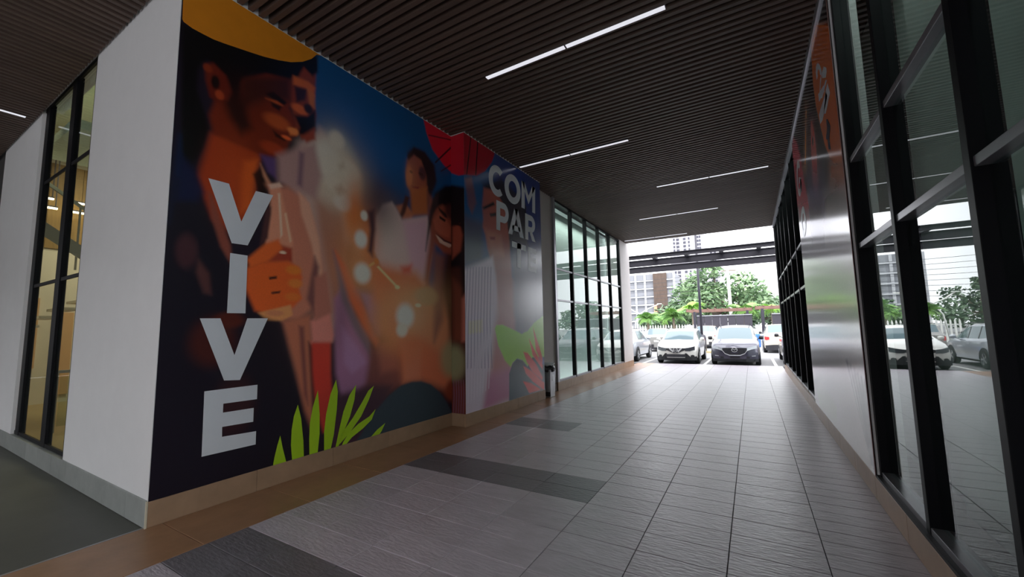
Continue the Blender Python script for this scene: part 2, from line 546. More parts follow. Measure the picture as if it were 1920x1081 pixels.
# unseen strip lamps, added to brighten the partitions behind the glass
def unit_fill_lamp(x, y0, y1, w, label):
    t = empty('unit_fill_light', (x, (y0 + y1) / 2, CEIL + 0.06))
    tag(t, label, 'light', 'added fill strips inside the glazed units')
    L = (y1 - y0) / 2
    MB().box(-0.09, 0.09, -L, L, 0.0, 0.09).build('housing', M_alu, t)
    d = bpy.data.lights.new('strip_fill_light', 'AREA')
    d.shape = 'RECTANGLE'
    d.size, d.size_y = 0.16, y1 - y0
    d.energy = w
    d.color = (0.97, 1.0, 0.97)
    o = bpy.data.objects.new('strip_fill_light', d)
    COL.objects.link(o)
    o.location = (x, (y0 + y1) / 2, CEIL + 0.05)
unit_fill_lamp(-5.05, 10.2, 16.2, 15, 'added fill strip inside the left glazed unit')
unit_fill_lamp(1.27, -0.8, 4.9, 6, 'added fill strip inside the near right glazed unit')
unit_fill_lamp(1.27, 9.4, 17.0, 7, 'added fill strip inside the far right glazed unit')

el = empty('emergency_light', (XG + 0.05, 15.3, 4.95))
tag(el, 'twin-headed emergency light on the left glazing near the exit', 'light')
MB().box(-0.02, 0.05, -0.16, 0.16, -0.05, 0.09).build('housing', M_white, el, bevel=0.01)
for s_ in (-1, 1):
    MB().lathe([(0.035, 0.0), (0.06, 0.05), (0.06, 0.09)], 14, 'x', (0.05, s_ * 0.1, -0.03)).build('lamp_head', M_white, el, smooth=True)
# ------------------------------------------------------------------ mural artwork, in metres on each wall plane
ART_NEAR = [('p',(0.014,0.009,0.021),0.028,[0.993,5.005,9.359,12.36,8.493,-4.092,1.31,-0.354]),('p',(0.009,0.087,0.251),0.059,[2.816,5.423,5.015,5.449,6.71,5.383,6.654,2.683,4.545,2.138,3.82,2.854,3.447,3.746,2.927,4.236]),('p',(0.013,0.114,0.338),0.284,[3.339,4.683,4.52,4.626,4.764,4.174,4.092,3.956,3.522,4.152]),('p',(0.072,0.057,0.114),0.233,[3.485,3.909,3.897,3.772,4.647,3.648,4.655,2.652,3.826,2.55,3.549,3.029]),('p',(0.006,0.019,0.068),0.038,[1.582,3.562,1.653,3.592,1.666,3.167,1.607,2.682,1.559,2.671]),('p',(0.666,0.433,0.383),0.09,[2.763,3.939,3.036,4.249,3.231,4.171,3.483,3.984,3.603,3.682,3.648,3.276,3.551,2.956,3.432,2.716,3.448,2.078,3.268,1.528,3.096,2.326,2.898,2.962,2.65,3.422]),('p',(0.457,0.173,0.111),0.103,[2.992,3.323,3.374,3.355,3.489,2.725,3.408,2.076,3.298,1.797,3.184,2.334,3.062,2.929]),('p',(0.86,0.238,0.02),0.1,[3.483,3.984,3.654,3.813,3.662,3.432,3.834,3.088,3.934,2.796,3.777,2.695,3.509,2.947,3.418,3.221]),('b',(0.735,0.627,0.474),3.283,3.729,0.39,0.474),('b',(0.83,0.782,0.67),3.139,3.86,0.216,0.283),('b',(0.86,0.776,0.64),3.286,4.194,0.123,0.125),('b',(0.86,0.798,0.664),3.487,3.819,0.174,0.149),('b',(0.86,0.776,0.64),3.287,3.585,0.152,0.108),('b',(0.86,0.818,0.738),3.398,3.362,0.147,0.116),('p',(0.288,0.1,0.017),0.064,[3.328,3.855,3.392,3.907,3.41,3.853,3.346,3.802]),('p',(0.382,0.129,0.022),0.063,[3.273,3.53,3.367,3.617,3.435,3.534,3.339,3.462]),('g',(0.86,0.228,0.009),3.688,3.058,0.245,0.523,0.85),('g',(0.86,0.216,0.02),3.828,2.46,0.433,0.301,0.8),('g',(0.86,0.696,0.519),3.364,3.719,0.419,0.581,0.55),('g',(0.86,0.303,0.075),3.731,2.763,0.509,0.448,0.4),('g',(0.562,0.306,0.265),3.104,2.059,0.304,0.787,0.35),('p',(0.432,0.051,0.01),0.055,[1.843,3.672,2.061,3.765,2.338,3.645,2.299,3.495,2.263,3.301,2.322,2.956,2.11,2.677,1.885,2.797,1.761,3.198]),('p',(0.207,0.023,0.007),0.038,[1.984,4.323,2.356,4.644,2.667,4.733,2.671,4.461,2.636,4.322,2.728,4.169,2.764,4.089,2.688,3.976,2.639,3.877,2.626,3.727,2.456,3.632,2.328,3.628,2.066,3.648,1.866,3.682,1.82,3.86,1.872,4.058]),('p',(0.058,0.01,0.006),0.071,[2.083,4.439,2.635,4.715,2.652,4.418,2.37,4.303,2.126,4.064]),('p',(0.023,0.005,0.004),0.07,[1.932,4.354,2.099,4.325,2.163,4.082,2.226,3.896,2.123,3.779,2.013,3.909,1.919,4.111]),('b',(0.54,0.093,0.018),2.499,4.093,0.164,0.09),('b',(0.41,0.046,0.01),2.463,3.756,0.144,0.075),('p',(0.757,0.126,0.017),0.052,[2.167,3.497,2.307,3.572,2.285,3.308,2.254,2.999,2.151,2.915,2.143,3.322]),('p',(0.004,0.003,0.004),0.029,[1.546,4.662,1.815,4.757,2.231,4.841,2.725,5.009,2.699,4.785,2.623,4.688,2.358,4.606,2.111,4.418,2.054,4.156,1.952,4.354,1.774,4.427,1.707,4.284,1.709,4.06,1.772,3.894,1.827,3.722,1.79,3.511,1.719,3.32,1.624,3.154]),('p',(0.161,0.015,0.006),0.028,[1.758,4.371,1.831,4.426,1.952,4.354,2.01,4.205,1.984,4.097,1.898,4.03,1.82,4.049,1.775,4.208]),('b',(0.007,0.003,0.003),1.859,4.232,0.043,0.08),('b',(0.447,0.062,0.016),1.904,4.115,0.043,0.051),('b',(0.261,0.033,0.009),1.787,4.342,0.043,0.045),('p',(0.007,0.003,0.003),0.017,[2.356,4.36,2.437,4.428,2.602,4.379,2.578,4.334,2.44,4.338]),('p',(0.013,0.003,0.003),0.02,[2.418,4.301,2.541,4.296,2.518,4.232,2.432,4.249]),('p',(0.671,0.113,0.02),0.02,[2.358,4.309,2.489,4.337,2.553,4.315,2.46,4.309]),('p',(0.86,0.205,0.041),0.027,[2.633,4.053,2.73,4.115,2.771,4.085,2.733,4.022,2.655,3.996]),('p',(0.034,0.005,0.004),0.016,[2.449,3.974,2.517,3.945,2.618,3.928,2.594,3.898,2.488,3.906]),('b',(0.86,0.141,0.03),2.611,3.945,0.062,0.026),('p',(0.281,0.04,0.012),0.029,[2.68,4.941,2.95,5.1,2.958,4.858,2.945,4.564,2.98,4.402,2.944,4.138,2.801,3.996,2.729,4.128,2.655,4.351,2.658,4.625]),('p',(0.005,0.004,0.006),0.03,[2.646,4.962,2.977,5.204,2.984,4.981,2.913,4.884,2.797,4.939,2.708,4.721,2.64,4.752]),('p',(0.682,0.133,0.025),0.029,[2.667,4.753,2.859,4.782,2.954,4.755,2.943,4.62,2.834,4.677,2.671,4.645]),('p',(0.035,0.008,0.012),0.029,[2.684,4.632,2.848,4.67,2.825,4.518,2.718,4.437]),('p',(0.664,0.166,0.035),0.03,[2.848,4.691,2.95,4.652,2.956,4.462,2.882,4.497]),('b',(0.72,0.133,0.027),2.768,4.372,0.114,0.061),('b',(0.031,0.008,0.005),2.87,4.428,0.063,0.069),('p',(0.007,0.003,0.003),0.029,[2.698,4.263,2.86,4.325,2.963,4.458,2.979,4.195,2.883,4.057,2.758,4.06,2.769,4.146]),('b',(0.86,0.248,0.066),2.685,4.062,0.071,0.04),('p',(0.394,0.062,0.022),0.036,[2.8,4.043,2.964,4.217,2.983,4.07,2.864,3.98]),('p',(0.119,0.062,0.189),0.037,[2.333,3.631,2.504,3.65,2.525,3.408,2.415,3.461]),('p',(0.516,0.302,0.277),0.062,[2.514,3.698,2.97,4.022,3.085,3.629,3.007,3.313,2.784,3.331,2.538,3.387]),('p',(0.231,0.121,0.175),0.041,[2.78,3.831,2.835,3.832,2.822,3.409,2.767,3.426]),('p',(0.01,0.005,0.005),0.024,[2.259,3.384,2.334,3.483,2.425,3.376,2.415,3.175,2.334,3.201]),('p',(0.656,0.285,0.163),0.024,[2.332,3.531,2.406,3.408,2.481,3.306,2.447,3.259,2.371,3.397]),('p',(0.68,0.24,0.152),0.059,[2.41,3.31,2.652,3.358,2.853,3.284,3.003,2.985,3.128,2.464,3.214,2.065,3.283,1.527,3.12,1.533,3.002,1.924,2.838,1.793,2.648,1.791,2.723,2.288,2.673,2.786,2.536,3.133]),('p',(0.86,0.443,0.299),0.034,[2.784,3.331,2.924,3.236,3.067,2.794,3.151,2.196,3.1,2.192,2.976,2.711,2.826,3.078]),('p',(0.222,0.08,0.08),0.041,[2.929,2.05,3.016,2.583,3.077,2.458,3.039,1.86]),('p',(0.819,0.334,0.202),0.025,[2.439,3.319,2.558,3.355,2.639,3.033,2.733,2.733,2.755,2.469,2.445,2.44,2.424,2.677,2.469,2.992]),('p',(0.09,0.031,0.034),0.024,[2.41,3.026,2.467,3.065,2.446,2.705,2.369,2.619]),('p',(0.86,0.607,0.428),0.01,[2.538,3.247,2.562,3.254,2.611,2.774,2.588,2.732]),('p',(0.86,0.529,0.34),0.01,[2.62,3.028,2.645,3.047,2.72,2.718,2.696,2.695]),('p',(0.86,0.564,0.427),0.019,[2.427,3.315,2.551,3.378,2.59,3.339,2.458,3.275]),('p',(0.434,0.059,0.029),0.031,[2.43,2.533,2.542,2.661,2.73,2.637,2.742,2.467,2.412,2.411]),('b',(0.86,0.637,0.452),2.619,2.569,0.044,0.019),('p',(0.86,0.154,0.029),0.029,[2.235,2.434,2.425,2.641,2.564,2.715,2.617,2.612,2.456,2.441,2.281,2.348]),('p',(0.86,0.14,0.025),0.03,[2.239,2.343,2.388,2.426,2.685,2.478,2.815,2.425,2.866,2.303,2.831,2.171,2.868,2.047,2.768,1.941,2.527,1.837,2.344,1.891,2.238,2.126]),('b',(0.86,0.231,0.029),2.758,2.38,0.099,0.057),('b',(0.86,0.252,0.044),2.783,2.225,0.092,0.057),('b',(0.86,0.204,0.032),2.757,2.065,0.098,0.05),('b',(0.86,0.142,0.023),2.484,2.174,0.155,0.155),('p',(0.063,0.012,0.01),0.008,[2.475,2.269,2.562,2.29,2.564,2.26,2.482,2.24]),('p',(0.063,0.012,0.01),0.008,[2.505,2.104,2.611,2.124,2.606,2.099,2.517,2.081]),('p',(0.86,0.364,0.135),0.018,[2.378,1.869,2.735,1.971,2.764,1.854,2.648,1.785,2.471,1.784]),('b',(0.745,0.272,0.128),2.561,1.868,0.103,0.036),('p',(0.01,0.007,0.016),0.041,[1.583,3.14,1.782,3.031,1.869,2.847,1.99,2.488,2.11,2.227,2.186,1.898,2.589,1.767,2.761,1.242,2.942,0.67,3.102,-0.101,1.454,-0.009,1.498,1.781]),('p',(0.008,0.011,0.051),0.049,[1.603,3.384,1.732,3.243,1.813,3.051,1.756,2.938,1.595,2.91]),('p',(0.29,0.076,0.05),0.026,[1.849,3.072,1.888,3.039,2.075,2.557,2.105,2.338,1.988,2.532,1.888,2.83]),('p',(0.104,0.037,0.037),0.034,[1.802,2.374,1.898,2.248,1.926,2.038,1.862,2.055,1.79,2.247]),('b',(0.062,0.021,0.029),1.703,2.442,0.096,0.174),('b',(0.073,0.013,0.011),1.967,1.574,0.213,0.251),('b',(0.104,0.016,0.01),2.1,1.786,0.152,0.087),('b',(0.041,0.012,0.016),2.189,0.919,0.211,0.32),('p',(0.619,0.199,0.113),0.045,[2.649,1.779,2.983,1.858,3.023,1.473,3.07,0.897,3.07,0.447,2.953,0.729,2.834,1.162,2.755,1.424]),('p',(0.268,0.08,0.068),0.032,[2.84,1.73,2.906,1.717,2.991,0.784,2.934,0.917]),('p',(0.058,0.018,0.024),0.033,[2.966,1.539,3.066,1.438,3.118,0.7,3.049,0.681]),('p',(0.037,0.018,0.033),0.036,[3.252,1.528,3.375,1.524,3.363,0.821,3.287,0.832]),('p',(0.745,0.054,0.033),0.034,[3.007,1.537,3.267,1.541,3.279,1.129,3.351,0.463,3.197,0.432,3.088,0.768,3.034,1.154]),('p',(0.86,0.296,0.242),0.035,[2.986,1.781,3.242,1.904,3.319,1.607,3.29,1.52,3.015,1.53]),('p',(0.562,0.194,0.144),0.042,[3.024,2.318,3.182,2.402,3.272,1.898,3.055,1.795]),('p',(0.459,0.205,0.377),0.054,[3.306,2.07,3.404,2.216,3.621,1.8,3.849,1.434,3.962,1.295,3.877,0.908,3.791,0.792,3.441,0.816,3.355,1.121,3.329,1.526]),('p',(0.19,0.153,0.222),0.055,[3.273,2.691,3.482,2.364,3.645,1.872,3.844,1.654,3.964,1.191,3.851,1.346,3.58,1.728,3.408,2.076]),('p',(0.535,0.275,0.516),0.054,[3.417,1.729,3.689,1.441,3.835,1.216,3.596,1.096,3.47,1.246]),('p',(0.86,0.149,0.044),0.056,[3.296,2.695,3.478,2.507,3.745,2.094,4.053,1.5,3.998,1.412,3.753,1.714,3.53,2.068]),('p',(0.459,0.205,0.251),0.12,[3.655,2.199,4.326,2.206,4.281,1.648,3.938,1.578,3.839,1.935]),('p',(0.459,0.251,0.408),0.06,[3.744,2.153,4.182,2.15,4.127,1.804,4.052,1.591,3.878,1.802]),('p',(0.222,0.063,0.063),0.086,[3.895,1.417,4.443,1.406,4.514,0.86,4.344,0.803,3.866,0.602,3.687,0.772,3.814,0.931]),('p',(0.459,0.128,0.097),0.089,[3.996,1.502,4.388,1.488,4.393,1.093,4.09,1.046]),('p',(0.068,0.027,0.049),0.07,[3.363,0.841,3.859,0.911,4.292,0.856,3.961,0.334,3.62,0.068,3.294,0.091,3.332,0.597]),('p',(0.033,0.011,0.013),0.057,[4.568,4.502,4.711,4.657,4.964,4.671,5.22,4.516,5.276,4.244,5.166,4.0,5.02,3.588,4.672,3.522,4.667,4.143]),('p',(0.47,0.109,0.047),0.044,[4.558,4.373,4.712,4.556,4.887,4.529,5.018,4.332,5.019,4.07,4.89,3.885,4.669,3.858,4.562,3.967,4.537,4.144]),('b',(0.86,0.277,0.102),4.607,4.123,0.075,0.194),('b',(0.121,0.029,0.026),4.914,4.269,0.096,0.129),('b',(0.246,0.045,0.034),4.865,3.969,0.066,0.036),('p',(0.614,0.159,0.044),0.055,[4.633,3.936,5.032,4.074,5.059,3.597,4.672,3.487]),('p',(0.634,0.195,0.084),0.041,[4.33,3.558,4.53,3.644,4.707,3.531,4.672,3.417,4.442,3.365]),('p',(0.092,0.016,0.009),0.03,[4.529,3.783,4.622,3.774,4.531,3.506,4.443,3.357,4.365,3.348,4.441,3.51]),('p',(0.86,0.629,0.578),0.039,[4.254,3.605,4.341,3.527,4.465,3.37,5.033,3.563,5.126,3.353,5.153,2.897,5.023,2.43,4.777,2.108,4.544,2.262,4.378,2.332,4.065,2.564,3.934,2.796,3.911,3.025,3.954,3.31,4.079,3.518]),('p',(0.86,0.511,0.594),0.107,[4.487,3.358,5.02,3.533,5.1,2.98,4.959,2.513,4.655,2.652]),('g',(0.86,0.716,0.587),4.126,3.131,0.235,0.368,0.6),('p',(0.42,0.106,0.068),0.079,[5.045,3.965,5.276,3.84,5.234,3.095,5.049,2.299,4.96,2.468,5.099,3.255]),('p',(0.86,0.22,0.081),0.134,[3.844,2.598,4.774,2.58,5.075,2.345,4.9,1.88,4.331,1.806,3.928,2.089]),('p',(0.86,0.104,0.06),0.08,[4.451,2.627,4.678,2.69,4.656,2.55,4.496,2.516]),('b',(0.86,0.295,0.092),4.605,1.809,0.752,0.525),('p',(0.86,0.34,0.173),0.165,[4.777,2.151,5.428,2.466,5.657,1.818,5.593,0.965,4.904,1.004,4.688,1.477]),('p',(0.313,0.108,0.101),0.104,[5.18,2.993,5.545,2.954,5.426,1.816,5.207,1.458]),('b',(0.619,0.425,0.222),5.024,2.208,0.292,0.159),('p',(0.079,0.021,0.014),0.125,[5.516,3.046,6.214,3.209,6.265,0.922,5.831,0.962,5.598,1.818,5.399,2.37]),('p',(0.013,0.006,0.008),0.051,[5.099,3.44,5.22,4.016,5.507,4.246,6.32,4.439,6.296,2.855,5.911,2.758,5.575,3.036,5.73,3.577]),('p',(0.428,0.091,0.051),0.05,[5.099,3.533,5.234,3.753,5.432,3.861,5.609,3.828,5.792,3.59,6.22,3.599,6.215,3.24,5.756,3.005,5.458,2.999,5.18,3.159]),('b',(0.105,0.024,0.021),5.7,3.79,0.228,0.16),('p',(0.014,0.005,0.006),0.025,[5.318,3.793,5.519,3.727,5.563,3.659,5.46,3.635,5.346,3.704]),('p',(0.86,0.561,0.431),0.019,[5.248,3.284,5.459,3.209,5.727,3.188,5.605,3.119,5.345,3.17]),('p',(0.015,0.005,0.006),0.027,[5.761,3.664,6.085,3.675,6.084,3.633,5.761,3.604]),('p',(0.86,0.229,0.109),0.116,[4.386,1.631,5.026,1.465,5.801,0.964,5.796,0.452,5.422,0.66,4.904,0.862,4.503,0.877,4.444,1.247]),('p',(0.86,0.302,0.173),0.079,[4.497,1.403,4.902,1.384,4.88,0.898,4.535,0.889]),('b',(0.483,0.431,0.242),5.712,1.14,0.375,0.334),('b',(0.295,0.053,0.023),5.708,0.603,0.246,0.201),('g',(0.86,0.321,0.108),4.459,1.889,0.996,0.643,0.3),('g',(0.86,0.53,0.25),5.024,2.164,0.697,0.351,0.4),('g',(0.86,0.402,0.219),3.922,2.409,0.622,0.304,0.15),('g',(0.055,0.029,0.051),3.98,3.476,0.361,0.396,0.7),('g',(0.016,0.123,0.364),3.785,4.575,0.799,0.478,0.5),('g',(0.064,0.01,0.007),2.203,4.194,0.253,0.242,0.35),('g',(0.651,0.091,0.016),2.082,3.302,0.165,0.343,0.4),('g',(0.049,0.024,0.037),3.69,0.667,0.563,0.277,0.4),('g',(0.86,0.765,0.594),3.286,4.194,0.177,0.161,0.4),('g',(0.86,0.767,0.599),3.463,3.751,0.276,0.296,0.4),('g',(0.86,0.68,0.454),3.7,2.924,0.205,0.21,0.5),('g',(0.86,0.599,0.332),3.737,2.45,0.262,0.237,0.5),('g',(0.86,0.636,0.365),4.548,1.808,0.401,0.343,0.6),('g',(0.86,0.174,0.008),3.577,3.319,0.127,0.416,0.55),('g',(0.86,0.159,0.008),3.837,2.949,0.174,0.336,0.55),('g',(0.86,0.171,0.022),3.941,2.441,0.341,0.168,0.45),('g',(0.86,0.174,0.032),4.665,1.379,0.336,0.327,0.5),('g',(0.86,0.148,0.022),4.331,1.806,0.173,0.317,0.35),('g',(0.86,0.182,0.07),5.027,1.035,0.54,0.34,0.4),('g',(0.049,0.021,0.03),3.415,1.798,0.114,0.413,0.3),('b',(0.86,0.804,0.683),3.747,3.269,0.066,0.076),('b',(0.86,0.823,0.734),3.7,2.924,0.111,0.128),('b',(0.86,0.823,0.717),3.737,2.45,0.147,0.149),('b',(0.86,0.832,0.752),4.548,1.874,0.195,0.197),('b',(0.86,0.785,0.646),4.483,1.662,0.123,0.113),('p',(0.86,0.663,0.311),0.011,[3.977,2.569,4.015,2.589,4.389,2.325,4.357,2.298]),('b',(0.86,0.767,0.39),4.378,2.307,0.054,0.033),('p',(0.86,0.475,0.167),0.013,[3.826,2.573,3.956,2.659,3.976,2.631,3.854,2.546]),('b',(0.86,0.762,0.509),4.826,2.05,0.073,0.034),('b',(0.86,0.275,0.06),3.975,2.646,0.049,0.047),('p',(0.052,0.021,0.024),0.046,[5.099,3.672,5.179,3.909,5.318,4.044,5.318,3.851,5.179,3.626,5.073,3.25,4.996,2.964,5.047,3.337]),('p',(0.028,0.012,0.016),0.034,[4.569,4.448,4.711,4.638,4.964,4.652,5.179,4.501,5.234,4.183,5.098,3.981,5.018,4.257,4.887,4.492,4.712,4.52,4.593,4.386]),('b',(0.099,0.024,0.021),4.654,4.21,0.038,0.027),('b',(0.077,0.019,0.019),4.876,4.247,0.054,0.028),('p',(0.361,0.049,0.041),0.016,[4.668,3.982,4.839,4.016,4.815,3.972,4.692,3.954]),('g',(0.86,0.321,0.143),4.643,4.135,0.101,0.213,0.5),('p',(0.599,0.138,0.078),0.036,[5.179,3.532,5.346,3.723,5.519,3.629,5.668,3.484,5.606,3.295,5.373,3.308,5.234,3.375]),('p',(0.015,0.005,0.006),0.017,[5.346,3.646,5.519,3.609,5.489,3.563,5.346,3.599]),('p',(0.86,0.582,0.459),0.015,[5.275,3.28,5.459,3.209,5.696,3.183,5.605,3.128,5.373,3.166]),('p',(0.1,0.015,0.018),0.012,[5.261,3.305,5.488,3.244,5.727,3.218,5.727,3.188,5.459,3.209]),('p',(0.091,0.034,0.046),0.052,[3.81,3.346,3.923,3.405,3.948,3.111,3.898,2.713,3.822,2.778,3.853,3.091]),('p',(0.788,0.018,0.041),0.022,[4.883,5.386,5.016,5.015,5.165,4.786,5.464,4.611,5.768,4.521,6.698,4.803,6.72,5.853,6.075,5.682]),('p',(0.034,0.007,0.013),0.01,[5.056,5.013,5.742,5.196,5.741,5.175,5.056,4.993]),('p',(0.022,0.006,0.012),0.01,[5.22,4.574,5.741,5.112,5.773,5.104,5.248,4.564]),('p',(0.023,0.007,0.012),0.011,[5.376,4.471,6.067,5.005,6.067,4.972,5.39,4.456]),('p',(0.041,0.065,0.088),0.025,[3.463,-0.021,3.75,0.275,3.958,0.514,4.223,0.713,4.471,0.833,4.692,0.862,4.904,0.845,5.129,0.767,5.34,0.618,5.533,0.412,5.705,0.165,5.852,-0.065,5.85,-0.339])]  # print colours also carry painted wall shading: darker high up, lighter lower down
ART_STEP = [('p',(0.072,0.017,0.011),0.064,[-4.925,6.46,-3.924,6.113,-4.019,-0.818,-4.932,-0.969]),('p',(0.008,0.082,0.24),0.046,[-4.664,5.836,-4.166,5.682,-4.183,4.085,-4.671,4.179]),('p',(0.488,0.013,0.028),0.017,[-4.664,5.836,-4.166,5.682,-4.18,4.419,-4.42,4.441,-4.669,4.566]),('p',(0.01,0.004,0.006),0.044,[-4.67,4.331,-4.183,4.163,-4.198,2.74,-4.677,2.785]),('p',(0.311,0.063,0.034),0.044,[-4.574,3.511,-4.403,3.535,-4.333,3.33,-4.383,3.046,-4.577,2.912]),('p',(0.013,0.004,0.005),0.017,[-4.549,3.606,-4.355,3.527,-4.356,3.479,-4.549,3.557]),('p',(0.187,0.047,0.026),0.085,[-4.579,2.582,-4.341,2.374,-4.373,1.442,-4.562,1.442]),('p',(0.011,0.005,0.006),0.063,[-4.408,2.952,-4.196,2.929,-4.204,2.178,-4.343,2.185]),('b',(0.29,0.279,0.156),-4.54,1.07,0.256,0.331),('p',(0.488,0.156,0.116),0.052,[-4.366,2.187,-4.202,2.364,-4.212,1.441,-4.373,1.442]),('p',(0.171,0.031,0.017),0.082,[-4.685,0.696,-4.219,0.719,-4.236,-0.854,-4.692,-0.93]),('p',(0.249,0.11,0.171),0.013,[-4.566,0.775,-4.547,0.776,-4.536,0.521,-4.555,0.194,-4.574,0.192,-4.558,0.52]),('p',(0.249,0.11,0.171),0.012,[-4.511,0.778,-4.492,0.778,-4.482,0.524,-4.501,0.198,-4.52,0.197,-4.503,0.523]),('p',(0.249,0.11,0.171),0.012,[-4.457,0.78,-4.439,0.781,-4.429,0.528,-4.448,0.203,-4.466,0.201,-4.45,0.527]),('p',(0.249,0.11,0.171),0.012,[-4.404,0.782,-4.385,0.783,-4.376,0.531,-4.395,0.208,-4.413,0.206,-4.397,0.53]),('p',(0.249,0.11,0.171),0.012,[-4.351,0.785,-4.332,0.786,-4.323,0.535,-4.342,0.212,-4.36,0.211,-4.344,0.533])]
